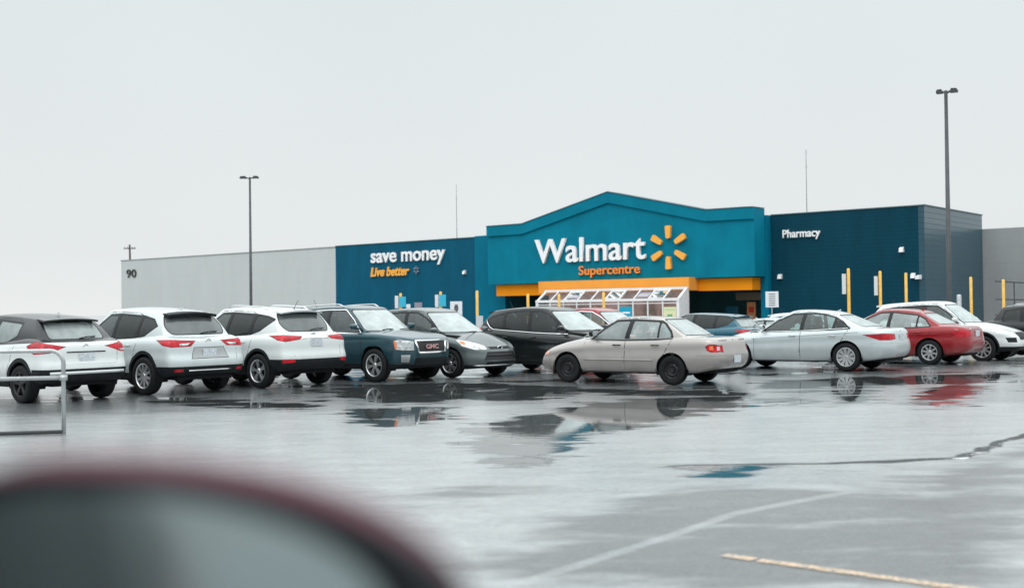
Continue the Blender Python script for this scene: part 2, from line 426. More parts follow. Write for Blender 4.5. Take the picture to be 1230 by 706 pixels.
def make_car(name, label, cat, loc, head, s, group=None, detail=True):
    """loc: middle of the wheelbase on the ground; head: heading angle of +x"""
    root = empty(name, (*loc, 0), head); tag(root, label, cat, group)
    m = 2 if detail else 1
    P = shell(s, m)
    K, Nn, _ = P.shape
    bm = bmesh.new()
    VL = [[bm.verts.new(P[k, j]) for j in range(Nn)] for k in range(K)]
    VR = [[(VL[k][j] if abs(P[k, j, 1]) < 1e-6 else bm.verts.new((P[k, j, 0], -P[k, j, 1], P[k, j, 2]))) for j in range(Nn)] for k in range(K)]
    def quad(vs):
        u = []
        for v in vs:
            if v not in u: u.append(v)
        if len(u) > 2:
            try: bm.faces.new(u)
            except ValueError: pass
    for k in range(K - 1):
        for j in range(Nn - 1):
            quad((VL[k][j], VL[k][j + 1], VL[k + 1][j + 1], VL[k + 1][j]))
            quad((VR[k][j + 1], VR[k][j], VR[k + 1][j], VR[k + 1][j + 1]))
    bm.normal_update()
    W = s['W'] / 2; wbh = s['wheelbase'] / 2; R = s['R']
    Pm = s['paint']; C2 = s.get('paint2', Pm)
    mats = [Pm, PLASTIC, TRIM, CHROME, C2, FLOOR]
    ct = Cutter(bm); src = None
    low = lambda c, n: abs(c.y) > W * .5 and abs(n.y) > .1
    # two-tone roof
    if 'paint2' in s:
        for f in bm.faces:
            f.material_index = 0
        fs = ct.cut([(x, 0, z) for x, z in s['roofcut']], (0, 1, 0), lambda c, n: c.z > 1.0)
        for f in fs: f.material_index = 4
    # wheel arches (with cladding band), sills
    for wx in (wbh, -wbh):
        clad = s.get('clad', 0)
        circ = lambda r: [(wx + r * cos(i * pi / 15), 0, R + .015 + r * sin(i * pi / 15)) for i in range(30)]
        sq = s.get('square', 0)
        if sq: circ = lambda r: rounded([(wx - r * 1.0, 0, -.2), (wx + r * 1.0, 0, -.2), (wx + r * .98, 0, R + .1), (wx + r * .55, 0, R + r * 1.0), (wx - r * .55, 0, R + r * 1.0), (wx - r * .98, 0, R + .1)], .12)
        if clad:
            for f in ct.cut(circ(R + .05 + clad), (0, 1, 0), lambda c, n: abs(c.y) > W * .6 and abs(n.y) > .1): f.material_index = 1
        fs = ct.cut(circ(R + .045), (0, 1, 0), lambda c, n: abs(c.y) > W * .55 and abs(n.y) > .1)
        bmesh.ops.delete(bm, geom=fs, context='FACES_ONLY')
    for x0, x1, z in s.get('cladding', []):
        for f in ct.cut([(x0, 0, -1), (x1, 0, -1), (x1, 0, z), (x0, 0, z)], (0, 1, 0), lambda c, n: c.z < z + .3): f.material_index = 1
    # lamps
    def lamp(nm, pts, d, mt, pred, lab=None, seal=.006, push=.0):
        for sg in (1, -1):
            pp = [(x, y * sg, z) for x, y, z in pts]; dd = (d[0], d[1] * sg, d[2])
            pr = (lambda sg: lambda c, n: c.y * sg > 0 and pred(c) and n.dot(Vector(dd)) > .15)(sg)
            o_ = ct.cut(pp, dd, pr, grow=seal)
            for f in o_: f.material_index = 2
            i_ = ct.cut(pp, dd, pr, src=o_)
            if i_:
                ob = ct.take(i_, nm, mt, root, push)
    for nm, pts, d, mt in s.get('lamps', []):
        front = d[0] > 0
        lamp(nm, pts, d, mt, (lambda c: c.x > 0) if front else (lambda c: c.x < 0))
    # grille and other centre panels cut along x
    for nm, pts, sx, mt, ring in s.get('panels', []):
        pp = [(0, y, z) for y, z in pts]
        pr = lambda c, n: c.x * sx > 1.0 and n.x * sx > .1
        if ring is not None:
            o_ = ct.cut(pp, (sx, 0, 0), pr, grow=.028 if ring == 3 else .01)
            for f in o_: f.material_index = ring
            i_ = ct.cut(pp, (sx, 0, 0), pr, src=o_)
        else: i_ = ct.cut(pp, (sx, 0, 0), pr)
        if i_: ct.take(i_, nm, mt, root, .012 if nm == 'grille' else -.001)
    # glass
    zc = s['cowl'][2]; roofz = max(z for _, z in s['roof'])
    allp = [(x, 0, z) for _, pts, _ in s['windows'] for x, z in pts]
    for sg in (1, -1):
        pr = lambda c, n: c.y * sg > .3 and abs(n.y) > .45 and c.z > .7
        sl = s.get('seal', .018); o_ = ct.cut(allp, (0, 1, 0), pr, grow=sl + .012)
        if s.get('sealmat', 2) != 2:
            for f in o_: f.material_index = s['sealmat']
            o_ = ct.cut(allp, (0, 1, 0), pr, grow=sl - .006, src=o_)
        for f in o_: f.material_index = 2
    for nm, pts, mt in s['windows']:
        pp = rounded(pts, s.get('wround', .05)); pp = [(x, 0, z) for x, z in pp]
        for sg in (1, -1):
            pr = lambda c, n: c.y * sg > .3 and abs(n.y) > .45 and c.z > .7
            o_ = ct.cut(pp, (0, 1, 0), pr, grow=.006)
            for f in o_: f.material_index = 2
            i_ = ct.cut(pp, (0, 1, 0), pr, src=o_, grow=-.0)
            if i_: ct.take(i_, nm, mt, root, .005)
    ws = s['screen']
    pp = [(0, y, z) for y, z in rounded(ws, .07)]
    pr = lambda c, n: c.x > s['header'][1] - .1 and n.x > .12 and c.z > zc - .05 and n.z > .1
    o_ = ct.cut(pp, (1, 0, 0), pr, grow=.022)
    for f in o_: f.material_index = 2
    i_ = ct.cut(pp, (1, 0, 0), pr, src=o_); ct.take(i_, 'windscreen', s.get('screenmat', SCREEN), root, .004)
    pp = [(0, y, z) for y, z in rounded(s['rearglass'], .07)]
    pr = lambda c, n: c.x < s['rearhead'][1] + .25 and n.x < -.12 and c.z > .85
    o_ = ct.cut(pp, (1, 0, 0), pr, grow=.02)
    for f in o_: f.material_index = 2
    i_ = ct.cut(pp, (1, 0, 0), pr, src=o_); ct.take(i_, 'rear_window', s.get('rearmat', REARG), root, .004)
    # bumpers
    for nm, pts in s.get('bumpers', []):
        i0 = ct.cut([(x, 0, z) for x, z in pts], (0, 1, 0), lambda c, n: True, grow=.004)
        for f in i0:
            if f.material_index == 0: f.material_index = 0
        i_ = ct.cut([(x, 0, z) for x, z in pts], (0, 1, 0), lambda c, n: True, src=i0)
        for f in i0:
            if f.is_valid and f not in i_: f.material_index = 2
        if i_: ct.take(i_, nm, mats, root, 0)
    # doors with shut lines and handles
    doors = []
    for pts in s['doors']:
        for sg in (1, -1):
            pr = lambda c, n: c.y * sg > .3 and abs(n.y) > .25
            pp = [(x, 0, z) for x, z in rounded(pts, .05)]
            o_ = ct.cut(pp, (0, 1, 0), pr, grow=.008)
            i_ = ct.cut(pp, (0, 1, 0), pr, src=o_, grow=-.005)
            si = set(i_)
            for f in o_:
                if f.is_valid and f not in si and f.material_index != 3: f.material_index = 2
            if i_:
                dr = ct.take(i_, 'door', mats, root, 0)
                doors.append((dr, sg, pts))
    if 'hatch' in s:
        pp = [(0, y, z) for y, z in rounded(s['hatch'], .06)]
        pr = lambda c, n: c.x < -1.2 and n.x < -.15
        o_ = ct.cut(pp, (1, 0, 0), pr, grow=.005)
        i_ = ct.cut(pp, (1, 0, 0), pr, src=o_, grow=-.003); si = set(i_)
        for f in o_:
            if f.is_valid and f not in si: f.material_index = 2
        if i_: ct.take(i_, 'tailgate' if s['type'] != 'sedan' else 'boot_lid', mats, root, 0)
    bm.verts.ensure_lookup_table()
    bmesh.ops.delete(bm, geom=[v for v in bm.verts if not v.link_faces], context='VERTS')
    me = bpy.data.meshes.new('body'); bm.to_mesh(me); bm.free()
    body = link('body', me, mats, root)
    # nearest surface lookups for things that sit on the shell
    L_ = P.reshape(-1, 3)
    def side_y(x, z):
        d = (L_[:, 0] - x) ** 2 + (L_[:, 2] - z) ** 2
        idx = np.argsort(d)[:6]; return float(L_[idx, 1].max())
    def end_x(y, z, sx):
        c = L_[(L_[:, 0] * sx > .8)]
        d = (c[:, 1] - abs(y)) ** 2 + (c[:, 2] - z) ** 2
        return float(c[np.argmin(d), 0])
    for dr, sg, pts in doors:
        xs = [p[0] for p in pts]; hx = min(xs) + .13 if s.get('hrear', 1) else 0
        hx = max(hx, min(xs) + .12); hz = s['handle_z']
        if s.get('rear_handle_shift') and min(xs) < -.6: hx = min(xs) + s['rear_handle_shift']
        y = side_y(hx + .08, hz)
        b = bmesh.new(); tube(b, [(hx, (y + .0) * sg, hz), (hx + .02, (y + .028) * sg, hz), (hx + .15, (y + .03) * sg, hz + .004), (hx + .17, (y + .0) * sg, hz)], .012, 6)
        obj('handle', b, s.get('handlemat', Pm), dr, smooth=True)
        b = None
    # underbody, wheel housings, added dark block to stop light below the seats
    b = bmesh.new()
    z0 = s['sill'][len(s['sill']) // 2][1]
    for wx in (wbh, -wbh):
        for sg in (1, -1):
            prf = [(R + .06, (W - .035) * sg), (R + .06, (W - .30) * sg), (.001, (W - .30) * sg)]
            rings = []
            for r, h in prf:
                rings.append([b.verts.new((wx + r * cos(a), h, max(R + .01 + r * sin(a), z0 - .02))) for a in np.linspace(-.35, pi + .35, 18)])
            for A_, B_ in zip(rings, rings[1:]):
                for k in range(17): b.faces.new((A_[k], A_[k + 1], B_[k + 1], B_[k]))
    box(b, -wbh + R + .1, wbh - R - .1, -W + .08, W - .08, z0 + .0, z0 + .06)
    box(b, s['xR'] + .22, s['xF'] - .25, -W + .31, W - .31, z0 + .02, z0 + .2)
    obj('underbody', b, FLOOR, root)
    b = bmesh.new()
    belt = s['belt'][len(s['belt']) // 2][1]
    box(b, s['rearhead'][0] - .1, s['cowl'][1] - .25, -W + .16, W - .16, z0 + .07, belt - .22)
    obj('cabin_dark_fill', b, FLOOR, root)
    if detail:
        sx0 = s['cowl'][1] - .95 - s.get('seatshift', 0); zb_ = min(belt - .32, s['roof'][1][1] - .11 - .82)
        for yy in (.36, -.36): obj('seat', seat_bm(sx0, yy, zb_), s.get('seatmat', SEAT), root, smooth=False, bevel=.02)
        obj('rear_seat', seat_bm(sx0 - .85, 0, zb_ + .02, w=.6, h=.5), s.get('seatmat', SEAT), root, bevel=.02)
        b = bmesh.new()
        prism(b, [(s['cowl'][1] - .28, belt - .2), (s['cowl'][0] - .1, belt - .2), (s['cowl'][0] - .1, belt - .03), (s['cowl'][1] - .2, belt + .02)], lambda p, q: (p[0], (W - .18) * (1 if q else -1), p[1]))
        obj('dashboard', b, FLOOR, root, bevel=.015)
        b = bmesh.new(); c0 = Vector((s['cowl'][1] - .42, .36, belt + .0))
        tube(b, [c0 + Vector((.07 * sin(a) * 1, .18 * cos(a), .17 * sin(a))) for a in np.linspace(0, 2 * pi, 22)], .014, 6)
        obj('steering_wheel', b, FLOOR, root, smooth=True)
    # wheels
    for wx in (wbh, -wbh):
        for sg in (1, -1):
            make_wheel(root, wx, (W - .125) * sg, R, sg, s['rim'], s.get('rimmat', ALLOY))
    # wing mirrors
    mx, mz = s['cowl'][1] - .18, belt + .05
    for sg in (1, -1):
        y = side_y(mx, belt + .02)
        b = bmesh.new()
        q = [(-.07, .0), (-.06, .11), (.0, .135), (.07, .10), (.085, .03), (.05, -.01)]
        rr_ = rounded([(y_, z_) for y_, z_ in ((0, -.01), (.2, .0), (.205, .11), (.03, .125))], .05)
        lay = []
        for xx, sc in ((-.045, .95), (.0, 1.0), (.05, .8), (.075, .45)):
            lay.append([b.verts.new((mx + xx, (y + .035 + .1 + (p[0] - .1) * sc) * sg, mz + .06 + (p[1] - .06) * sc)) for p in rr_])
        for A_, B_ in zip(lay, lay[1:]):
            for k in range(len(rr_)): b.faces.new((A_[k], A_[(k + 1) % len(rr_)], B_[(k + 1) % len(rr_)], B_[k]))
        b.faces.new(lay[0]); b.faces.new(lay[-1])
        tube(b, [(mx + .02, (y - .03) * sg, mz + .01), (mx + .02, (y + .07) * sg, mz + .02)], .022, 6)
        mir = obj('wing_mirror', b, s.get('mirrormat', Pm), root, smooth=True)
        b = bmesh.new()
        b.faces.new([b.verts.new((mx - .047, (y + .035 + .1 + (p[0] - .1) * .85) * sg, mz + .06 + (p[1] - .06) * .85)) for p in rr_])
        obj('mirror_glass', b, CHROME, mir)
    # plates
    for sx, pz, show in s.get('plates', []):
        x = end_x(0, pz, sx) + .012 * sx + s.get('platedx', 0) * sx
        b = bmesh.new(); box(b, x - .006, x + .006, -.155, .155, pz - .075, pz + .075)
        pl = obj('licence_plate', b, PLATE, root, bevel=.004)
        b = bmesh.new()
        for i in range(7):
            if i == 3: continue
            box(b, x + .007 * sx, x + .009 * sx, -.115 + i * .034, -.115 + i * .034 + .018, pz - .03, pz + .03)
        obj('plate_frame', b, mat('plate_ink', (.10, .13, .2), .5), pl) if False else b.free()
    # emblems, wipers, exhaust, extras
    for fn in s.get('extras', []): fn(root, s, side_y, end_x, P)
    return root

def spline_bar(root, nm, pts, r, mt):
    b = bmesh.new(); tube(b, pts, r, 6); return obj(nm, b, mt, root, smooth=True)
def ex_rails(mt, h=.035, w=None, x0=None, x1=None):
    def f(root, s, sy, exx, P):
        a = x0 if x0 is not None else s['rearhead'][1] + .25; c = x1 if x1 is not None else s['header'][1] - .2
        pc = np.polyfit(*zip(*s['roof']), min(4, len(s['roof']) - 1))
        for sg in (1, -1):
            pts = [(x, (s['wr'] - .03 - .02 * abs(2 * (x - a) / (c - a) - 1) ** 2) * sg, np.polyval(pc, x) + s['crown'] * .25 + (h if 0 < i < 11 else .0)) for i, x in enumerate(np.linspace(a, c, 12))]
            spline_bar(root, 'roof_rail', pts, .014, mt)
    return f
def ex_wiper(x, z, l=.36, y0=0.0):
    def f(root, s, sy, exx, P):
        xx = exx(0, z, -1)
        spline_bar(root, 'rear_wiper', [(xx - .03, y0, z), (xx - .035 + .02, y0 - l * .5, z + .03), (exx(l, z + .05, -1) - .02, y0 - l, z + .03)], .011, TRIM)
    return f
def ex_front_wipers():
    def f(root, s, sy, exx, P):
        cx, cs, zc = s['cowl']
        for y in (.05, -.5):
            spline_bar(root, 'wiper', [(cx + .02, y, zc + .02), (cx - .03, y + .25, zc + .035), (cx - .07, y + .5, zc + .03)], .012, TRIM)
    return f
def ex_antenna(x, kind='stub', lean=-.1, l=.2):
    def f(root, s, sy, exx, P):
        pc = np.polyfit(*zip(*s['roof']), min(4, len(s['roof']) - 1)); z = np.polyval(pc, x) + s['crown']
        b = bmesh.new()
        if kind == 'fin':
            prism(b, [(0, -.02), (.16, -.02), (.08, .02), (.0, .06)], lambda p, q: (x + p[0], .018 if q else -.018, z + p[1]))
        else:
            tube(b, [(x, 0, z - .02), (x, 0, z + .02), (x + lean, 0, z + l)], [.02, .006, .004], 6)
        obj('antenna', b, TRIM if kind != 'fin' else s['paint'], root, smooth=False)
    return f
def ex_spoiler(mt, depth=.12, th=.03, w=None, dz=0.0, dx=0.0):
    def f(root, s, sy, exx, P):
        pc = np.polyfit(*zip(*s['roof']), min(4, len(s['roof']) - 1)); b = bmesh.new(); x0 = s['rearhead'][0]
        ww = w or s['wr'] - .04
        n = 12; A = []
        for i in range(n + 1):
            y = -ww + 2 * ww * i / n; e = (y / ww) ** 2
            z = np.polyval(pc, x0 + .1) + s['crown'] * (1 - e) * .9 + dz; xr = x0 - depth + .08 * e + dx
            A.append([b.verts.new(p) for p in ((x0 + .16, y, z + .008), (xr, y, z - .025), (xr + .015, y, z - .025 - th), (x0 + .1, y, z - .03))])
        for p, q in zip(A, A[1:]):
            for k in range(4): b.faces.new((p[k], p[(k + 1) % 4], q[(k + 1) % 4], q[k]))
        b.faces.new(A[0]); b.faces.new(A[-1])
        obj('spoiler', b, mt, root, smooth=False)
    return f
def ex_oval(sx, z, mt, ry=.07, rz=.04, nm='emblem', y=0):
    def f(root, s, sy, exx, P):
        x = exx(y, z, sx) + .006 * sx; b = bmesh.new()
        tube(b, [(x, y + ry * cos(a), z + rz * sin(a)) for a in np.linspace(0, 2 * pi, 20)], .009, 5)
        lathe(b, [(.001, .0), (1, .0)], 'x', 18, mi=0)
        for v in b.verts[-36:] if False else []: pass
        b.verts.ensure_lookup_table()
        for v in list(b.verts)[-36:]:
            v.co = Vector((x, y + v.co.y * ry, z + v.co.z * rz))
        obj(nm, b, mt, root, smooth=False)
    return f
def ex_text(body, sx, z, h, wd, mt, y=0.0):
    def f(root, s, sy, exx, P):
        me, v, lo, hi = text_mesh(body, .02, .03)
        x = exx(y, z, sx) + .012 * sx
        for i, q in enumerate(me.vertices):
            c = q.co; q.co = (x + c.z * .2 * sx, y + ((c.x - lo[0]) / (hi[0] - lo[0]) - .5) * wd * sx, z + ((c.y - lo[1]) / (hi[1] - lo[1]) - .5) * h)
        link('emblem', me, mt, root, smooth=False)
    return f
def ex_bar(nm, pts, r, mt):
    def f(root, s, sy, exx, P): spline_bar(root, nm, pts, r, mt)
    return f
def ex_sidebar(nm, pts, r, mt, out=.004):
    """bar following the flank: pts (x,z)"""
    def f(root, s, sy, exx, P):
        for sg in (1, -1): spline_bar(root, nm, [(x, (sy(x, z) + out) * sg, z) for x, z in pts], r, mt)
    return f
def ex_endbar(nm, pts, sx, r, mt, out=.004):
    def f(root, s, sy, exx, P): spline_bar(root, nm, [(exx(y, z, sx) + out * sx, y, z) for y, z in pts], r, mt)
    return f

# ------------------------------------------------------------------ the kinds of car in the lot
LV_SEDAN = [(0, .12, .16, .14), (.05, .06, .07, .06), (.2, .025, .01, .0), (.40, .0, .0, .0), (.55, .010, .01, .03), (.68, .022, .04, .045), (.80, .006, .07, .06), (.92, .03, .13, .09), (1, .07, .24, .15)]
LV_SUV = [(0, .12, .14, .12), (.05, .06, .06, .04), (.2, .025, .0, .0), (.40, .0, .0, .0), (.54, .010, .02, .05), (.67, .024, .04, .065), (.80, .006, .06, .07), (.93, .028, .11, .09), (1, .06, .20, .11)]

def spec_corolla(p):
    return dict(type='sedan', W=1.69, wheelbase=2.465, R=.298, xF=2.10, xR=-2.29, paint=p,
        shoulder=[(-2.3, .95), (-1.2, .94), (0, .90), (.75, .87), (1.3, .80), (1.75, .72), (2.1, .63)],
        sill=[(-2.3, .36), (-1.7, .24), (-1, .22), (1, .22), (1.6, .22), (2.1, .26)], levels=LV_SEDAN, nf=4.2, nr=6.0,
        cowl=(.98, .74, .93), tail=(-1.66, -1.46, .98), header=(.26, .12), rearhead=(-1.00, -.90), wb=.745, wr=.555, taper=.05,
        belt=[(-1.7, .965), (-.5, .93), (.9, .90)], roof=[(-1.0, 1.315), (-.5, 1.35), (0, 1.352), (.3, 1.33)], crown=.035,
        windows=[('window', [(.62, .925), (-.13, .92), (-.20, 1.285), (.12, 1.275), (.40, 1.10)], CLEAR), ('window', [(-.24, .925), (-.88, .935), (-.88, 1.26), (-.30, 1.29)], CLEAR), ('window', [(-.92, .94), (-1.20, .96), (-1.16, 1.06), (-1.0, 1.22), (-.92, 1.255)], CLEAR)],
        wround=.03, seal=.03,
        screen=[(-.66, .96), (.66, .96), (.52, 1.32), (-.52, 1.32)], rearglass=[(-.60, 1.005), (.60, 1.005), (.49, 1.31), (-.49, 1.31)],
        doors=[[(.80, .27), (-.155, .27), (-.155, .85), (-.20, 1.345), (.10, 1.345), (.80, .90)], [(-.17, .27), (-.85, .27), (-1.02, .62), (-1.24, .9), (-1.20, 1.02), (-.95, 1.34), (-.215, 1.345)]],
        handle_z=.80, hatch=[(-.62, .62), (.62, .62), (.66, .99), (-.66, .99)], rear_handle_shift=.28, handlemat=TRIM, mirrormat=TRIM,
        rim=(8, 'steel'), rimmat=RUBBER, seatmat=SEATL, screenmat=SCREEN, rearmat=REARG,
        bumpers=[('rear_bumper', [(-2.6, .2), (-1.72, .2), (-1.80, .60), (-2.6, .60)]), ('front_bumper', [(2.6, .15), (1.66, .15), (1.70, .54), (2.6, .54)])],
        lamps=[('turn_signal', [(-2.13, .85, .79), (-2.13, .85, .715), (-2.2, .82, .71), (-2.2, .82, .79)], (-1, .9, 0), ORANGELENS),
               ('reversing_light', [(-2.25, .735, .78), (-2.25, .735, .70), (-2.27, .665, .71), (-2.27, .665, .78)], (-1, .5, 0), CLEARLENS),
               ('tail_light', [(-2.04, .85, .775), (-2.08, .85, .70), (-2.15, .84, .67), (-2.24, .72, .67), (-2.27, .64, .70), (-2.27, .64, .78), (-2.22, .78, .815), (-2.12, .85, .815)], (-1, .8, 0), REDLENS),
               ('reversing_light', [(-2.27, .64, .67), (-2.28, .56, .67), (-2.28, .56, .80), (-2.27, .64, .80)], (-1, .2, 0), REDLENS),
               ('headlight', [(1.80, .80, .66), (1.76, .80, .58), (2.0, .70, .57), (2.1, .5, .57), (2.1, .42, .67), (1.98, .7, .69)], (1, .8, 0), PINKLENS)],
        panels=[('grille', [(-.34, .56), (.34, .56), (.32, .64), (-.32, .64)], 1, PLASTIC, 3)],
        plates=[(-1, .52, 1)], platedx=.0,
        extras=[ex_sidebar('side_moulding', [(x, .50) for x in np.linspace(.8, -.82, 14)], .014, p), ex_front_wipers(), ex_amber, ex_endbar('trunk_trim', [(y, .90) for y in np.linspace(-.6, .6, 9)], -1, .012, p)])
def ex_amber(root, s, sy, exx, P):
    pass

def spec_sonata(p):
    return dict(type='sedan', W=1.835, wheelbase=2.795, R=.335, xF=2.345, xR=-2.475, paint=p,
        shoulder=[(-2.5, 1.0), (-1.6, 1.01), (-.8, .97), (.4, .90), (.95, .86), (1.5, .80), (2.0, .70), (2.35, .60)],
        sill=[(-2.5, .34), (-1.8, .24), (-1, .21), (1, .21), (1.8, .2), (2.35, .24)], levels=LV_SEDAN, nf=3.4, nr=4.6,
        cowl=(1.22, .90, .94), tail=(-1.98, -1.72, 1.03), header=(.26, .08), rearhead=(-1.12, -1.0), wb=.80, wr=.56, taper=.06,
        belt=[(-2.0, 1.02), (-1.2, .985), (0, .945), (1.2, .90)], roof=[(-1.2, 1.325), (-.7, 1.40), (-.2, 1.43), (.3, 1.40)], crown=.04,
        windows=[('window', [(.74, .945), (-.20, .965), (-.25, 1.355), (.02, 1.345), (.40, 1.18)], TINTED), ('window', [(-.30, .97), (-1.02, .995), (-1.06, 1.26), (-.70, 1.345), (-.34, 1.36)], TINTED), ('window', [(-1.10, 1.0), (-1.42, 1.02), (-1.22, 1.17), (-1.12, 1.23)], PRIV)],
        wround=.03, seal=.022,
        screen=[(-.70, .98), (.70, .98), (.52, 1.385), (-.52, 1.385)], rearglass=[(-.64, 1.06), (.64, 1.06), (.48, 1.32), (-.48, 1.32)],
        doors=[[(.95, .27), (-.235, .27), (-.235, .9), (-.28, 1.42), (.02, 1.41), (.95, .93)], [(-.25, .27), (-1.0, .27), (-1.16, .7), (-1.44, .95), (-1.45, 1.03), (-1.1, 1.32), (-.295, 1.42)]],
        handle_z=.84, rear_handle_shift=.3, hatch=[(-.66, .62), (.66, .62), (.72, 1.05), (-.72, 1.05)],
        rim=(10, 'split'), rearmat=REARG, screenmat=SCREEN,
        bumpers=[('rear_bumper', [(-2.8, .15), (-1.90, .15), (-1.98, .66), (-2.8, .66)]), ('front_bumper', [(2.8, .15), (1.9, .15), (1.95, .5), (2.8, .5)])],
        lamps=[('tail_light', [(-1.84, .9, .86), (-2.2, .86, .74), (-2.40, .68, .74), (-2.46, .45, .76), (-2.46, .45, .87), (-2.3, .8, .89)], (-1, .85, 0), REDLENS),
               ('headlight', [(1.55, .86, .74), (2.0, .8, .56), (2.3, .5, .56), (2.2, .5, .66), (1.9, .8, .74)], (1, .8, .2), CLEARLENS)],
        panels=[('grille', [(-.4, .46), (.4, .46), (.36, .60), (-.36, .60)], 1, PLASTIC, 3)],
        plates=[(-1, .80, 1)],
        extras=[ex_sidebar('crease_trim', [(x, z) for x, z in zip(np.linspace(1.0, -1.7, 16), np.linspace(.76, .93, 16))], .006, p, .0), ex_antenna(-.95, 'fin'), ex_front_wipers(),
                ex_sidebar('window_trim', [(x, np.interp(x, [-1.5, -.3, .8], [1.02, .953, .925])) for x in np.linspace(.8, -1.45, 14)], .01, CHROME), ex_oval(-1, .93, CHROME, .05, .03)])

def spec_redsedan(p):
    s = spec_sonata(p)
    s.update(W=1.78, wheelbase=2.70, xF=2.26, xR=-2.36, R=.32, rim=(8, 'plain'), wr=.56,
        roof=[(-1.15, 1.33), (-.7, 1.40), (-.2, 1.42), (.3, 1.39)],
        shoulder=[(-2.4, .98), (-1.6, .98), (-.8, .95), (.4, .90), (.95, .86), (1.5, .80), (2.0, .70), (2.3, .60)],
        cowl=(1.15, .86, .94), tail=(-1.82, -1.6, 1.0), rearhead=(-1.14, -1.02), header=(.22, .06),
        windows=[('window', [(.72, .945), (-.20, .955), (-.25, 1.345), (.0, 1.335), (.38, 1.17)], CLEAR), ('window', [(-.30, .96), (-.98, .975), (-1.0, 1.27), (-.34, 1.35)], CLEAR), ('window', [(-1.03, .98), (-1.34, 1.0), (-1.2, 1.17), (-1.04, 1.25)], CLEAR)],
        lamps=[('tail_light', [(-1.92, .86, .86), (-1.96, .86, .74), (-2.25, .74, .72), (-2.34, .52, .74), (-2.34, .52, .88), (-2.2, .8, .9)], (-1, .85, 0), REDLENS),
               ('headlight', [(1.5, .84, .74), (1.95, .78, .58), (2.2, .5, .58), (2.1, .5, .67), (1.85, .78, .74)], (1, .8, .2), CLEARLENS)],
        extras=[ex_antenna(-.95, 'fin'), ex_front_wipers(), ex_sidebar('crease_trim', [(x, .78 + .03 * x * -.2) for x in np.linspace(1.0, -1.6, 16)], .006, p, .0), ex_endbar('trunk_trim', [(y, .92) for y in np.linspace(-.45, .45, 8)], -1, .01, CHROME)])
    return s

def spec_suv(p, **k):
    """compact crossover seen mostly from behind"""
    s = dict(type='suv', W=1.83, wheelbase=2.68, R=.36, xF=2.24, xR=-2.24, paint=p,
        shoulder=[(-2.3, 1.05), (-1.4, 1.06), (-.5, 1.02), (.6, .99), (1.1, .97), (1.6, .92), (2.0, .84), (2.25, .74)],
        sill=[(-2.3, .40), (-1.6, .30), (-1, .27), (1, .27), (1.7, .26), (2.3, .32)], levels=LV_SUV, nf=4.2, nr=6.0,
        cowl=(1.15, .86, 1.05), tail=(-1.98, -1.82, 1.10), header=(.40, .22), rearhead=(-1.64, -1.50), wb=.80, wr=.60, taper=.06,
        belt=[(-2.0, 1.15), (-1.2, 1.09), (0, 1.05), (1.1, 1.02)], roof=[(-1.75, 1.55), (-1.1, 1.61), (-.4, 1.645), (.1, 1.64), (.42, 1.60)], crown=.045,
        windows=[('window', [(.68, 1.07), (-.12, 1.085), (-.18, 1.53), (.12, 1.53), (.45, 1.32)], TINTED), ('window', [(-.22, 1.09), (-.92, 1.12), (-.98, 1.50), (-.28, 1.54)], PRIV), ('window', [(-1.02, 1.13), (-1.42, 1.22), (-1.60, 1.36), (-1.42, 1.44), (-1.06, 1.495)], PRIV)],
        wround=.04, seal=.024,
        screen=[(-.70, 1.09), (.70, 1.09), (.56, 1.575), (-.56, 1.575)], rearglass=[(-.62, 1.14), (.62, 1.14), (.54, 1.52), (-.54, 1.52)],
        doors=[[(.92, .36), (-.155, .36), (-.155, 1.0), (-.21, 1.6), (.14, 1.6), (.92, 1.02)], [(-.17, .36), (-.86, .36), (-.98, .75), (-1.12, 1.0), (-1.14, 1.48), (-.9, 1.57), (-.225, 1.6)]],
        handle_z=.95, rear_handle_shift=.22, hatch=[(-.62, .62), (.62, .62), (.68, 1.1), (.56, 1.58), (-.56, 1.58), (-.68, 1.1)],
        rim=(5, 'split'), screenmat=SCREEN, rearmat=REARDARK, clad=.05,
        cladding=[(-3, 3, .42)],
        lamps=[('tail_light', [(-1.80, .9, 1.03), (-1.86, .9, .98), (-2.1, .8, .90), (-2.2, .50, .93), (-2.2, .46, 1.02), (-2.1, .8, 1.05)], (-1, .8, 0), REDLENS),
               ('headlight', [(1.6, .88, .9), (1.75, .86, .76), (2.1, .7, .72), (2.2, .5, .72), (2.15, .45, .80), (1.9, .8, .9)], (1, .8, .1), CLEARLENS)],
        panels=[('grille', [(-.42, .60), (.42, .60), (.46, .80), (-.46, .80)], 1, PLASTIC, 3)],
        plates=[(-1, .84, 1)],
        extras=[ex_spoiler(p), ex_wiper(.35, 1.16, .38), ex_antenna(-1.35)])
    s.update(k); return s

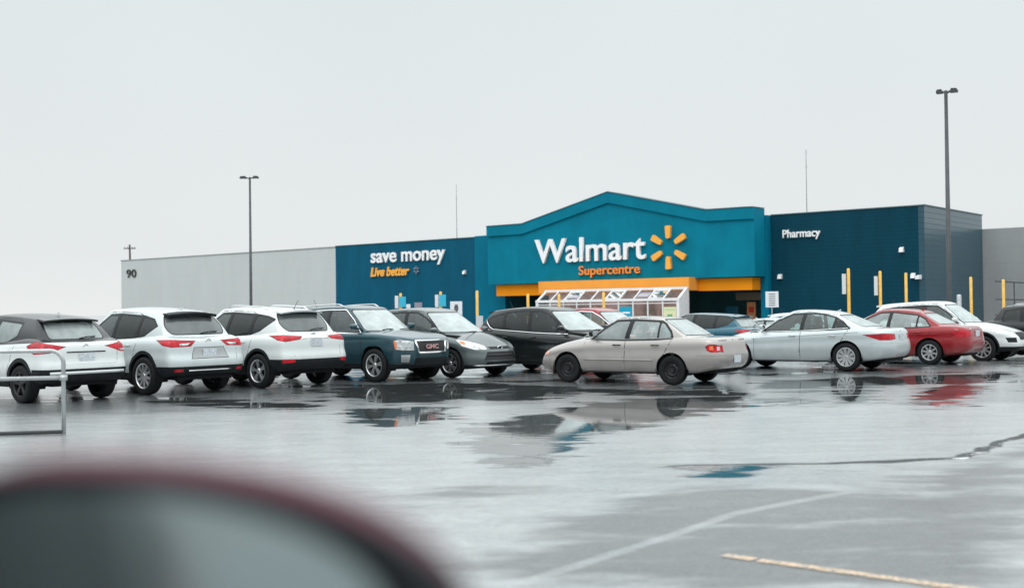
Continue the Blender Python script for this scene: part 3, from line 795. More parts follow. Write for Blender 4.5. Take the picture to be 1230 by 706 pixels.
def spec_kicks(p, black):
    return spec_suv(p, W=1.76, wheelbase=2.62, R=.335, xF=2.17, xR=-2.12, paint2=black, rim=(5, 'plain'), rimmat=DARKMETAL,
        shoulder=[(-2.2, 1.02), (-1.5, 1.06), (-1.1, 1.05), (-.5, .98), (.6, .97), (1.1, .95), (1.6, .90), (2.0, .80), (2.2, .70)],
        tail=(-1.86, -1.68, 1.07), rearhead=(-1.50, -1.32), header=(.36, .2), cowl=(1.1, .82, 1.02),
        belt=[(-1.9, 1.12), (-1.4, 1.14), (-1.0, 1.10), (0, 1.02), (1.1, .99)], roof=[(-1.55, 1.46), (-1.0, 1.52), (-.3, 1.56), (.1, 1.555), (.4, 1.52)], crown=.035, wb=.77, wr=.575,
        roofcut=[(1.0, .99), (.3, 1.0), (-.4, 1.045), (-.75, 1.07), (-1.15, 1.17), (-1.75, 1.12), (-2.2, 1.08), (-2.2, 2.0), (1.0, 2.0)],
        windows=[('window', [(.66, 1.04), (-.12, 1.05), (-.18, 1.45), (.12, 1.45), (.45, 1.26)], CLEAR), ('window', [(-.22, 1.055), (-.70, 1.08), (-1.02, 1.19), (-1.04, 1.40), (-.28, 1.455)], CLEAR)],
        screen=[(-.68, 1.06), (.68, 1.06), (.54, 1.5), (-.54, 1.5)], rearglass=[(-.54, 1.13), (.54, 1.13), (.50, 1.42), (-.50, 1.42)], rearmat=glass('glass_rear_clear', (.78, .88, .86), 1.5, sheen=.42),
        doors=[[(.88, .36), (-.155, .36), (-.155, 1.0), (-.21, 1.52), (.14, 1.52), (.88, 1.0)], [(-.17, .36), (-.80, .36), (-.95, .75), (-1.08, 1.0), (-1.1, 1.40), (-.9, 1.49), (-.225, 1.52)]],
        hatch=[(-.60, .68), (.60, .68), (.66, 1.1), (.52, 1.47), (-.52, 1.47), (-.66, 1.1)], handle_z=.93,
        clad=.07, cladding=[(-3, 3, .44), (-3, -1.72, .60)],
        lamps=[('reversing_light', [(-1.80, .87, .925), (-1.82, .86, .895), (-2.02, .70, .905), (-2.03, .66, .94)], (-1, .8, 0), CLEARLENS),
               ('tail_light', [(-1.60, .9, 1.01), (-1.68, .9, .93), (-1.80, .86, .87), (-2.04, .7, .89), (-2.08, .44, .99), (-1.98, .6, 1.03), (-1.80, .85, 1.09)], (-1, .8, 0), REDLENS),
               ('headlight', [(1.6, .84, .86), (1.75, .82, .74), (2.05, .6, .70), (2.1, .45, .74), (1.9, .78, .86)], (1, .8, .1), CLEARLENS)],
        plates=[(-1, .80, 1)],
        extras=[ex_spoiler(black, .16, .035), ex_wiper(.35, 1.13, .34), ex_antenna(-1.15, 'fin'), ex_endbar('bumper_trim', [(y, .53) for y in np.linspace(-.72, .72, 9)], -1, .03, p, .0), ex_endbar('plate_trim', [(y, .895) for y in np.linspace(-.38, .38, 9)], -1, .012, PLASTIC, .0), ex_oval(-1, 1.0, CHROME, .045, .035)])

def spec_cx(p):
    return spec_suv(p, W=1.84, wheelbase=2.70, R=.365, xF=2.26, xR=-2.28, rim=(10, 'plain'),
        roof=[(-1.75, 1.54), (-1.1, 1.61), (-.4, 1.65), (.1, 1.64), (.42, 1.60)],
        windows=[('window', [(.68, 1.07), (-.12, 1.085), (-.18, 1.53), (.12, 1.53), (.45, 1.32)], TINTED), ('window', [(-.22, 1.09), (-.92, 1.12), (-.98, 1.50), (-.28, 1.54)], PRIV), ('window', [(-1.02, 1.13), (-1.22, 1.15), (-1.52, 1.32), (-1.38, 1.43), (-1.06, 1.495)], PRIV)],
        rearglass=[(-.60, 1.16), (.60, 1.16), (.66, 1.30), (.55, 1.52), (-.55, 1.52), (-.66, 1.30)],
        clad=.06, cladding=[(-3, 3, .42), (-3, -1.70, .55)],
        lamps=[('reversing_light', [(-2.18, .66, .985), (-2.18, .66, .945), (-2.22, .50, .95), (-2.22, .42, .995)], (-1, .3, 0), CLEARLENS),
               ('tail_light', [(-1.80, .9, 1.05), (-1.95, .88, .96), (-2.12, .8, .92), (-2.23, .44, .93), (-2.23, .34, 1.03), (-2.1, .8, 1.06)], (-1, .8, 0), REDLENS),
               ('fog_reflector', [(-2.1, .75, .50), (-2.1, .75, .45), (-2.2, .60, .45), (-2.2, .60, .50)], (-1, .4, 0), REDLENS),
               ('headlight', [(1.6, .88, .9), (1.8, .86, .80), (2.1, .7, .74), (2.2, .5, .74), (2.15, .45, .80), (1.9, .8, .9)], (1, .8, .1), CLEARLENS)],
        panels=[('grille', [(-.42, .50), (.42, .50), (.5, .80), (-.5, .80)], 1, PLASTIC, 3), ('plate_recess', [(-.42, .70), (.42, .70), (.34, .90), (-.34, .90)], -1, mat('recess_silver', (.36, .38, .385), .4), 2)],
        plates=[(-1, .80, 1)],
        extras=[ex_spoiler(PLASTIC, .16, .05, dz=-.01), ex_wiper(.35, 1.17, .42), ex_antenna(-1.35, 'fin'), ex_oval(-1, 1.02, CHROME, .065, .05), ex_endbar('bumper_trim', [(y, .47) for y in np.linspace(-.5, .5, 9)], -1, .012, CHROME)])

def spec_tucson(p):
    return spec_suv(p, W=1.82, wheelbase=2.64, R=.355, xF=2.2, xR=-2.2, rim=(5, 'split'),
        windows=[('window', [(.68, 1.07), (-.12, 1.085), (-.18, 1.53), (.12, 1.53), (.45, 1.32)], TINTED), ('window', [(-.22, 1.09), (-.90, 1.12), (-.96, 1.50), (-.28, 1.54)], PRIV), ('window', [(-1.00, 1.13), (-1.25, 1.20), (-1.58, 1.40), (-1.40, 1.45), (-1.06, 1.495)], PRIV)],
        rearglass=[(-.54, 1.17), (.54, 1.17), (.63, 1.30), (.56, 1.53), (-.56, 1.53), (-.63, 1.30)],
        lamps=[('tail_light', [(-1.72, .9, 1.08), (-1.95, .88, .99), (-2.10, .8, .96), (-2.17, .48, 1.0), (-2.17, .42, 1.06), (-2.0, .8, 1.09)], (-1, .8, 0), REDLENS),
               ('fog_reflector', [(-1.98, .82, .60), (-2.0, .82, .52), (-2.18, .62, .54), (-2.18, .60, .60)], (-1, .6, 0), REDLENS),
               ('headlight', [(1.6, .88, .9), (1.8, .86, .80), (2.1, .7, .74), (2.2, .5, .74), (2.15, .45, .80), (1.9, .8, .9)], (1, .8, .1), CLEARLENS)],
        clad=.05, cladding=[(-3, 3, .46), (-3, -1.66, .60)],
        plates=[(-1, .93, 1)], rearmat=REARDARK,
        extras=[ex_spoiler(p, .15, .03), ex_rails(CHROME, .05), ex_wiper(.35, 1.19, .42), ex_antenna(-1.45, lean=-.13, l=.18), ex_oval(-1, 1.09, CHROME, .06, .035), ex_endbar('trim', [(y, 1.02) for y in np.linspace(-.38, .38, 9)], -1, .012, CHROME)])

def spec_terrain(p):
    return spec_suv(p, W=1.85, wheelbase=2.857, R=.37, xF=2.35, xR=-2.35, nf=4.2, nr=6.0, rim=(6, 'split'), clad=0, square=1,
        levels=[(0, .10, .14, .12), (.05, .05, .06, .04), (.2, .02, .0, .0), (.42, .008, .0, .0), (.6, .0, .0, .03), (.82, .004, .02, .05), (.95, .02, .04, .08), (1, .045, .10, .11)],
        shoulder=[(-2.4, 1.05), (-1.4, 1.07), (-.5, 1.06), (.6, 1.06), (1.1, 1.06), (1.6, 1.04), (2.1, .99), (2.35, .93)],
        cowl=(1.3, 1.02, 1.12), tail=(-2.05, -1.92, 1.14), header=(.50, .34), rearhead=(-1.75, -1.62), hoodp=2.6,
        belt=[(-2.0, 1.16), (0, 1.11), (1.2, 1.08)], roof=[(-1.85, 1.57), (-1.1, 1.63), (-.4, 1.655), (.2, 1.65), (.52, 1.61)],
        windows=[('window', [(.84, 1.10), (-.12, 1.11), (-.16, 1.57), (.26, 1.57), (.6, 1.34)], TINTED), ('window', [(-.22, 1.11), (-.98, 1.13), (-1.0, 1.54), (-.26, 1.57)], PRIV), ('window', [(-1.08, 1.13), (-1.62, 1.15), (-1.55, 1.46), (-1.1, 1.53)], PRIV)],
        sealmat=3, seal=.026, screen=[(-.72, 1.13), (.72, 1.13), (.58, 1.59), (-.58, 1.59)],
        doors=[[(1.04, .36), (-.155, .36), (-.155, 1.0), (-.19, 1.62), (.26, 1.62), (1.04, 1.06)], [(-.17, .36), (-.92, .36), (-1.04, .75), (-1.12, 1.0), (-1.14, 1.5), (-.9, 1.59), (-.205, 1.62)]],
        lamps=[('turn_signal', [(2.00, .86, .90), (2.05, .86, .74), (2.10, .84, .74), (2.05, .84, .90)], (1, .7, 0), ORANGELENS),
               ('headlight', [(2.02, .86, .91), (2.08, .86, .72), (2.26, .78, .70), (2.32, .54, .70), (2.27, .52, .89), (2.15, .8, .93)], (1, .55, 0), CLEARLENS),
               ('fog_light', [(2.22, .80, .60), (2.22, .80, .44), (2.32, .66, .43), (2.32, .64, .60)], (1, .4, 0), CHROME),
               ('tail_light', [(-2.0, .9, 1.05), (-2.0, .9, .78), (-2.25, .75, .78), (-2.25, .7, 1.05)], (-1, .8, 0), REDLENS)],
        panels=[('grille', [(-.40, .66), (.40, .66), (.45, .88), (-.45, .88)], 1, mat('grille_mesh', (.012, .013, .014), .5), 3), ('lower_grille', [(-.52, .40), (.52, .40), (.5, .52), (-.5, .52)], 1, PLASTIC, 2)],
        cladding=[(-3, 3, .40)], clearance=.2,
        extras=[ex_rails(CHROME, .05), ex_front_wipers(), ex_text('GMC', 1, .77, .10, .40, mat('badge_red_silver', (.72, .42, .42), .3, .5)), ex_antenna(-1.4),
                ex_endbar('grille_surround', [(-.42, .64), (-.2, .635), (.2, .635), (.42, .64)], 1, .022, CHROME, .008), ex_endbar('grille_surround', [(-.48, .90), (-.2, .90), (.2, .90), (.48, .90)], 1, .022, CHROME, .008),
                ex_endbar('grille_surround', [(-.48, .90), (-.45, .77), (-.42, .64)], 1, .022, CHROME, .008), ex_endbar('grille_surround', [(.48, .90), (.45, .77), (.42, .64)], 1, .022, CHROME, .008)], handlemat=CHROME)

def spec_mpv(p, **k):
    s = spec_suv(p, type='hatch', W=1.83, wheelbase=2.65, R=.33, xF=2.22, xR=-2.16, nf=3.2, nr=5.0, rim=(7, 'split'), clad=0,
        shoulder=[(-2.2, 1.02), (-1.4, 1.03), (-.5, .98), (.6, .93), (1.1, .90), (1.6, .84), (1.95, .76), (2.25, .66)],
        sill=[(-2.3, .36), (-1.6, .26), (-1, .22), (1, .22), (1.7, .2), (2.3, .24)],
        cowl=(1.50, 1.06, 1.02), tail=(-1.95, -1.78, 1.08), header=(.42, .22), rearhead=(-1.60, -1.46), taper=.07, hoodp=1.7,
        belt=[(-2.0, 1.12), (-1.0, 1.05), (0, .99), (1.3, .94)], roof=[(-1.7, 1.49), (-1.1, 1.555), (-.4, 1.59), (.1, 1.575), (.45, 1.52)], crown=.04,
        windows=[('quarter_glass', [(1.02, .975), (.66, .985), (.66, 1.18)], TINTED), ('window', [(.60, .985), (-.12, 1.01), (-.18, 1.50), (.10, 1.49), (.40, 1.36), (.60, 1.23)], TINTED), ('window', [(-.22, 1.015), (-.92, 1.06), (-.98, 1.47), (-.28, 1.505)], TINTED), ('window', [(-1.02, 1.07), (-1.30, 1.10), (-1.56, 1.28), (-1.42, 1.37), (-1.06, 1.455)], PRIV)],
        screen=[(-.74, 1.05), (.74, 1.05), (.56, 1.50), (-.56, 1.50)], rearglass=[(-.60, 1.12), (.60, 1.12), (.54, 1.46), (-.54, 1.46)],
        doors=[[(1.04, .30), (-.155, .30), (-.155, 1.0), (-.21, 1.555), (.14, 1.54), (1.04, .96)], [(-.17, .30), (-.86, .30), (-.98, .65), (-1.12, .9), (-1.14, 1.43), (-.9, 1.52), (-.225, 1.555)]],
        handle_z=.88, cladding=[(-3, 3, .30)],
        lamps=[('turn_signal', [(1.60, .88, .87), (1.72, .88, .78), (1.84, .86, .78), (1.78, .86, .87)], (1, .9, .2), ORANGELENS),
               ('headlight', [(1.52, .88, .90), (1.72, .88, .74), (2.02, .76, .66), (2.16, .5, .66), (2.08, .5, .75), (1.85, .78, .87)], (1, .85, .25), CLEARLENS),
               ('tail_light', [(-1.66, .9, 1.10), (-1.75, .9, .95), (-2.08, .7, .92), (-2.1, .6, 1.06), (-1.95, .8, 1.12)], (-1, .8, 0), REDLENS)],
        panels=[('grille', [(-.56, .42), (.56, .42), (.46, .58), (-.46, .58)], 1, mat('grille_mesh', (.012, .013, .014), .5), 1), ('upper_grille', [(-.34, .655), (.34, .655), (.36, .70), (-.36, .70)], 1, PLASTIC, 2), ('lower_grille', [(-.55, .27), (.55, .27), (.5, .36), (-.5, .36)], 1, PLASTIC, 2)],
        extras=[ex_spoiler(p), ex_front_wipers(), ex_oval(1, .68, CHROME, .085, .035), ex_antenna(-1.3),
                ex_endbar('lip_trim', [(y, .285) for y in np.linspace(-.75, .75, 11)], 1, .012, CHROME), ex_endbar('grille_bar', [(y, .50) for y in np.linspace(-.5, .5, 7)], 1, .01, PLASTIC, .01)])
    s.update(k); return s

# ------------------------------------------------------------------ ground
DROP = 0.35
def gz(x, y):
    x = np.asarray(x, float); y = np.asarray(y, float); t = np.clip((y - 31) / 13, 0, 1)
    sm = lambda a: np.clip(a, 0, 1) ** 2 * (3 - 2 * np.clip(a, 0, 1))
    z = -DROP * t * t * (3 - 2 * t) + .004 * np.sin(x * 1.1 + .4) * np.sin(y * .8) * (np.abs(y - 10) < 9)
    z = z + .0075 * np.log1p(np.exp(np.clip((12.6 - y) * 3, -30, 30))) / 3 * sm((y + 6) / 6)     # the lot falls gently away from the camera
    return z + .022 * np.clip(11.6 - y, 0, 1.9) * sm((x - .9) / .8) * sm((3.4 - x) / .8) * sm((y - 7.5) / 2.2)
# outlines on the tarmac in metres: standing water, the damper resurfaced patch, sealed joints
mirror = [
  [ (-0.75, 15.18), (-0.48, 16.04), (-0.08, 16.99), (0.29, 17.62), (0.68, 18.63), (1.16, 19.57), (2.06, 20.16), (3.10, 20.38), (4.24, 20.59), (3.84, 18.48), (3.29, 17.49), (2.65, 16.62), (1.90, 15.40), (1.28, 14.64), (0.81, 13.67), (0.64, 12.29), (0.52, 11.34), (0.18, 11.43), (-0.23, 11.84), (-0.60, 12.92) ],
  [ (-3.93, 24.88), (-2.63, 25.19), (-1.02, 25.46), (0.41, 24.06), (1.69, 22.80), (2.90, 22.11), (4.51, 22.29), (4.24, 20.59), (3.50, 20.12), (2.39, 20.50), (1.28, 21.50), (0.34, 20.06), (-0.80, 19.87), (-1.61, 19.30), (-2.49, 19.78), (-3.31, 21.43) ],
  [ (5.00, 24.26), (6.94, 25.35), (8.66, 25.62), (11.67, 26.65), (10.40, 23.74), (8.42, 22.53), (7.13, 22.53), (5.57, 18.22), (4.98, 17.99), (5.88, 22.04), (4.57, 21.81) ],
  [ (7.10, 20.93), (8.12, 22.59), (9.21, 22.89), (8.15, 19.93), (7.22, 18.97), (7.25, 17.97), (6.48, 17.04), (5.86, 17.13) ],
  [ (4.01, 19.48), (4.92, 20.08), (4.99, 18.97), (4.43, 18.08), (3.83, 18.01) ],
  [ (1.46, 11.19), (1.88, 11.33), (2.29, 11.36), (2.56, 11.33), (2.25, 10.12), (1.88, 10.06), (1.61, 10.18), (1.34, 10.34) ],
  [ (-3.08, 18.24), (-2.27, 19.06), (-1.12, 19.23), (-0.74, 18.21), (-0.84, 16.45), (-1.31, 15.68), (-1.91, 15.11), (-2.13, 16.01), (-2.64, 17.06) ],
  [ (-7.21, 21.66), (-5.97, 21.66), (-4.17, 20.40), (-2.96, 19.17), (-3.11, 18.40), (-4.26, 18.87), (-5.93, 19.95) ],
  #[ (1.89, 11.39), (2.82, 11.55), (3.68, 11.66), (4.42, 11.86), (4.87, 12.37), (5.54, 13.33), (6.11, 13.98), (5.88, 13.46), (5.31, 12.78), (4.73, 11.96), (4.28, 11.48), (3.47, 11.25), (2.64, 11.15), (1.84, 11.10) ],
]
damp = [
  [ (-0.27, 6.27), (-0.17, 6.85), (0.01, 7.69), (0.19, 8.26), (0.53, 9.03), (0.97, 9.59), (1.78, 9.93), (2.39, 9.79), (2.70, 9.42), (3.21, 9.55), (3.43, 10.42), (4.10, 11.43), (4.70, 11.83), (5.74, 13.14), (5.66, 12.36), (2.79, 6.12) ],
  [ (-1.01, 9.62), (-0.71, 10.12), (-0.13, 10.37), (0.16, 9.96), (-0.40, 9.57), (-0.78, 9.27) ],
]
joint = [
  [ (0.07, 6.51), (0.75, 7.41), (1.58, 8.49), (2.72, 9.38) ],
  [ (0.51, 9.85), (1.29, 9.97), (1.83, 10.16), (2.32, 9.79), (2.72, 9.38), (3.12, 9.39), (3.21, 9.95) ],
]

seam = [(1.55, 11.36), (2.82, 11.42), (3.68, 11.52), (4.45, 11.80), (4.87, 12.25), (5.54, 13.2), (6.2, 14.0)]
def sdist(poly, X, Y):
    """signed distance, positive inside"""
    D = np.full(X.shape, 1e9); ins = np.zeros(X.shape, bool); n = len(poly)
    for i in range(n):
        (x0, y0), (x1, y1) = poly[i], poly[(i + 1) % n]
        ex, ey = x1 - x0, y1 - y0; wx, wy = X - x0, Y - y0
        t = np.clip((wx * ex + wy * ey) / (ex * ex + ey * ey), 0, 1)
        D = np.minimum(D, np.hypot(wx - ex * t, wy - ey * t))
        c = ((y0 > Y) != (y1 > Y)) & (X < (x1 - x0) * (Y - y0) / (y1 - y0 + 1e-12) + x0)
        ins ^= c
    return np.where(ins, D, -D)
def ground():
    def axis(a, b, st):
        c = list(np.arange(a, b, st)); g = st
        lo, hi = [], []; p = a
        while p > -2500: g *= 1.22; p -= g; lo.append(p)
        g = st; p = c[-1]
        while p < 2500: g *= 1.22; p += g; hi.append(p)
        return np.array(lo[::-1] + c + hi)
    xs = axis(-10, 15, .09); ys = axis(3.5, 30, .09)
    X, Y = np.meshgrid(xs, ys)
    Z = gz(X, Y)
    nx, ny = len(xs), len(ys)
    me = bpy.data.meshes.new('parking_lot')
    me.vertices.add(nx * ny); me.vertices.foreach_set('co', np.stack([X, Y, Z], 2).reshape(-1))
    I = np.arange(nx * ny).reshape(ny, nx)
    F = np.stack([I[:-1, :-1], I[:-1, 1:], I[1:, 1:], I[1:, :-1]], 2).reshape(-1)
    me.loops.add(len(F)); me.loops.foreach_set('vertex_index', F)
    nf = len(F) // 4; me.polygons.add(nf); me.polygons.foreach_set('loop_start', np.arange(nf) * 4); me.polygons.foreach_set('loop_total', np.full(nf, 4))
    me.update(calc_edges=True)
    wob = lambda s, a: a * (np.sin(X * 2.1 * s + 3 * np.sin(Y * 1.3 * s)) + np.sin(Y * 2.9 * s + 2.2 * np.sin(X * 1.7 * s + 1)))
    A = np.full(X.shape, -1e9)
    for p in mirror: A = np.maximum(A, sdist(p, X + wob(1, .07) + wob(3, .03), Y + wob(1.3, .09)))
    B = np.full(X.shape, -1e9)
    for p in damp: B = np.maximum(B, sdist(p, X + wob(1, .05), Y + wob(1.2, .05)))
    J = np.full(X.shape, 1e9)
    for p in joint:
        for (x0, y0), (x1, y1) in zip(p, p[1:]):
            ex, ey = x1 - x0, y1 - y0; wx, wy = X + wob(2, .015) - x0, Y + wob(2, .015) - y0
            t = np.clip((wx * ex + wy * ey) / (ex * ex + ey * ey), 0, 1); J = np.minimum(J, np.hypot(wx - ex * t, wy - ey * t))
    S = np.full(X.shape, 1e9)
    for (x0, y0), (x1, y1) in zip(seam, seam[1:]):
        ex, ey = x1 - x0, y1 - y0; wx, wy = X + wob(2, .03) - x0, Y + wob(2.3, .03) - y0
        t = np.clip((wx * ex + wy * ey) / (ex * ex + ey * ey), 0, 1); S = np.minimum(S, np.hypot(wx - ex * t, wy - ey * t))
    for nm, v in (('seam', np.clip(1.25 - S / .13, 0, 1)), ('water', np.clip(.5 + A / 1.0, 0, 1)), ('damp', np.clip(.5 + B / .9, 0, 1)), ('joint', np.clip(1 - J / .08, 0, 1))):
        at = me.attributes.new(nm, 'FLOAT', 'POINT'); at.data.foreach_set('value', v.reshape(-1).astype(np.float32))
    m = bpy.data.materials.new('wet_asphalt'); m.use_nodes = True; nt = m.node_tree; b = nt.nodes['Principled BSDF']; N = nt.nodes.new; L = nt.links.new
    tc = N('ShaderNodeTexCoord')
    def noise(sc, det=5, rough=.55, mapv=None):
        n = N('ShaderNodeTexNoise'); n.inputs['Scale'].default_value = sc; n.inputs['Detail'].default_value = det; n.inputs['Roughness'].default_value = rough
        if mapv:
            mp = N('ShaderNodeMapping'); mp.inputs['Scale'].default_value = mapv; mp.inputs['Rotation'].default_value = (0, 0, radians(-12)); L(tc.outputs['Object'], mp.inputs[0]); L(mp.outputs[0], n.inputs['Vector'])
        else: L(tc.outputs['Object'], n.inputs['Vector'])
        return n.outputs[0]
    def mr(src, a, b_, c, d, smooth=False):
        n = N('ShaderNodeMapRange'); n.inputs[1].default_value = a; n.inputs[2].default_value = b_; n.inputs[3].default_value = c; n.inputs[4].default_value = d
        if smooth: n.interpolation_type = 'SMOOTHSTEP'
        L(src, n.inputs[0]); return n.outputs[0]
    def math_(op, a, b_):
        n = N('ShaderNodeMath'); n.operation = op
        for i, v in enumerate((a, b_)):
            if isinstance(v, (int, float)): n.inputs[i].default_value = v
            else: L(v, n.inputs[i])
        return n.outputs[0]
    def attr(nm):
        n = N('ShaderNodeAttribute'); n.attribute_name = nm; return n.outputs['Fac']
    big = noise(.55, 5, .6, (.55, 1.3, 1)); mid = noise(2.2, 6, .6, (.6, 1.5, 1)); fine = noise(28, 6, .7); streak = noise(1.6, 8, .62, (.5, 1.25, 1)); grit = noise(170, 2, .6)
    # how much water stands on the surface
    wsum = math_('ADD', attr('water'), math_('MULTIPLY', math_('SUBTRACT', streak, .5), 2.5))
    far = mr(big, .42, .58, .22, .62)                     # loose shallow pools elsewhere
    near_cut = N('ShaderNodeSeparateXYZ'); L(tc.outputs['Object'], near_cut.inputs[0])
    far = math_('MULTIPLY', far, mr(near_cut.outputs['Y'], 18, 21.5, 0, 1))
    W_ = mr(math_('MAXIMUM', wsum, math_('ADD', far, math_('MULTIPLY', math_('SUBTRACT', streak, .5), 2.9))), .50, .78, 0, 1, True)
    D_ = mr(math_('ADD', attr('damp'), math_('ADD', math_('MULTIPLY', math_('SUBTRACT', mid, .5), 1.3), math_('MULTIPLY', math_('SUBTRACT', noise(.9, 5, .6, (.5, 1.4, 1)), .5), 1.5))), .2, 1.0, 0, 1, True)
    D_ = math_('MULTIPLY', D_, mr(attr('joint'), .2, .7, 1, .4))
    SM = mr(math_('ADD', attr('seam'), math_('MULTIPLY', math_('SUBTRACT', mid, .5), .6)), .45, .8, 0, 1, True)
    var = mr(mid, .3, .7, 0, 1)
    Yw = math_('ADD', near_cut.outputs['Y'], math_('MULTIPLY', math_('SUBTRACT', big, .5), 5))
    pale = mr(Yw, 19.5, 17.6, 0, 1, True)
    # colour of the aggregate: near tarmac painted pale for the sky it reflects, the resurfaced patch darker
    c1 = N('ShaderNodeMix'); c1.data_type = 'RGBA'; c1.inputs[6].default_value = (.15, .165, .17, 1); c1.inputs[7].default_value = (.11, .122, .126, 1); L(var, c1.inputs[0])
    c0 = N('ShaderNodeMix'); c0.data_type = 'RGBA'; c0.inputs[6].default_value = (.27, .30, .305, 1); c0.inputs[7].default_value = (.15, .172, .178, 1); L(var, c0.inputs[0])
    c1b = N('ShaderNodeMix'); c1b.data_type = 'RGBA'; L(pale, c1b.inputs[0]); L(c1.outputs[2], c1b.inputs[6]); L(c0.outputs[2], c1b.inputs[7]); c1 = c1b
    c2 = N('ShaderNodeMix'); c2.data_type = 'RGBA'; L(D_, c2.inputs[0]); L(c1.outputs[2], c2.inputs[6]); c2.inputs[7].default_value = (.050, .060, .063, 1)
    c3 = N('ShaderNodeMix'); c3.data_type = 'RGBA'; L(math_('MULTIPLY', W_, .85), c3.inputs[0]); L(c2.outputs[2], c3.inputs[6]); c3.inputs[7].default_value = (.028, .032, .033, 1)
    c4 = N('ShaderNodeMix'); c4.data_type = 'RGBA'; L(SM, c4.inputs[0]); L(c3.outputs[2], c4.inputs[6]); c4.inputs[7].default_value = (.02, .026, .03, 1); c3 = c4
    gr = N('ShaderNodeVectorMath'); gr.operation = 'SCALE'; L(c3.outputs[2], gr.inputs[0]); L(math_('MULTIPLY', mr(grit, .3, .7, .6, 1.4), mr(noise(11, 6, .7), .3, .7, .7, 1.3)), gr.inputs['Scale'])
    L(gr.outputs[0], b.inputs['Base Color'])
    # a film of water: pools mirror-flat, wet tarmac broken up by its grain
    rough = math_('ADD', math_('ADD', math_('ADD', mr(streak, .3, .7, .16, .28), math_('MULTIPLY', pale, .09)), mr(fine, .3, .7, -.05, .05)), math_('MULTIPLY', D_, .10))
    rough = math_('SUBTRACT', rough, math_('MULTIPLY', mr(attr('joint'), .35, .8, 0, 1), math_('MULTIPLY', D_, .2)))
    mixr = N('ShaderNodeMix'); mixr.data_type = 'FLOAT'; L(W_, mixr.inputs[0]); L(rough, mixr.inputs[2]); mixr.inputs[3].default_value = .012
    L(mixr.outputs[0], b.inputs['Roughness'])
    L(math_('SUBTRACT', math_('SUBTRACT', 2.3, math_('MULTIPLY', math_('MAXIMUM', D_, W_), .88)), math_('SUBTRACT', math_('MULTIPLY', SM, 1.15), math_('MULTIPLY', math_('SUBTRACT', 1, W_), mr(noise(55, 5, .75), .3, .7, -.32, .32)))), b.inputs['IOR'])
    L(math_('MULTIPLY', math_('MULTIPLY', math_('SUBTRACT', 1, W_), .8), math_('SUBTRACT', 1, SM)), b.inputs['Coat Weight']); b.inputs['Coat Roughness'].default_value = .22
    bp = N('ShaderNodeBump'); bp.inputs['Distance'].default_value = .005
    L(math_('MULTIPLY', math_('SUBTRACT', 1, W_), .6), bp.inputs['Strength'])
    L(math_('ADD', fine, math_('MULTIPLY', grit, .5)), bp.inputs['Height'])
    rip = N('ShaderNodeBump'); rip.inputs['Distance'].default_value = .0016; L(math_('MULTIPLY', W_, .3), rip.inputs['Strength']); L(noise(5, 3, .5, (.7, 1.6, 1)), rip.inputs['Height']); L(bp.outputs[0], rip.inputs['Normal'])
    L(rip.outputs[0], b.inputs['Normal'])
    o = link('parking_lot', me, m); tag(o, kind='structure')
ground()

def worn_yellow(name='worn_yellow'):
    m = mat(name, (.62, .36, .12), .4, coat=.6, coat_rough=.2)
    nt = m.node_tree; b = nt.nodes['Principled BSDF']; N = nt.nodes.new
    n = N('ShaderNodeTexNoise'); n.inputs['Scale'].default_value = 14; n.inputs['Detail'].default_value = 6
    tc = N('ShaderNodeTexCoord'); nt.links.new(tc.outputs['Object'], n.inputs['Vector'])
    cr = N('ShaderNodeMapRange'); cr.inputs[1].default_value = .42; cr.inputs[2].default_value = .58; nt.links.new(n.outputs[0], cr.inputs[0])
    mx = N('ShaderNodeMix'); mx.data_type = 'RGBA'; mx.inputs[6].default_value = (.40, .32, .24, 1); mx.inputs[7].default_value = (.64, .44, .26, 1)
    nt.links.new(cr.outputs[0], mx.inputs[0]); nt.links.new(mx.outputs[2], b.inputs['Base Color'])
    n2 = N('ShaderNodeTexNoise'); n2.inputs['Scale'].default_value = 38; n2.inputs['Detail'].default_value = 8; nt.links.new(tc.outputs['Object'], n2.inputs['Vector'])
    c2 = N('ShaderNodeMapRange'); c2.inputs[1].default_value = .34; c2.inputs[2].default_value = .50; nt.links.new(n2.outputs[0], c2.inputs[0]); nt.links.new(c2.outputs[0], b.inputs['Alpha'])
    return m
YEL = worn_yellow()
def stripe(p, q, w=.10):
    p, q = Vector(p), Vector(q); d = (q - p).normalized(); n = Vector((-d.y, d.x)) * w / 2
    L_ = (q - p).length; k = max(2, int(L_ / .25)); me = bpy.data.meshes.new('parking_line'); v = []; f = []
    for i in range(k + 1):
        c = p + d * (L_ * i / k); j = random.uniform(-.004, .004)
        for s in (1, -1):
            e = c + n * s * (1 + j * 8); v.append((e.x, e.y, float(gz(e.x, e.y)) + .004))
    for i in range(k): f.append((2 * i, 2 * i + 1, 2 * i + 3, 2 * i + 2))
    me.from_pydata(v, [], f); tag(link('parking_line', me, YEL, smooth=False), kind='structure')
HD = radians(51.5)
DL = Vector((-sin(HD), cos(HD))); DN = Vector((cos(HD), sin(HD)))     # along the cars / along the row
stripe((1.27, 7.13), (1.43, 6.99), .095); stripe((1.455, 6.97), (3.3, 5.40), .095); stripe((3.80, 8.62), (4.9, 7.8), .05)

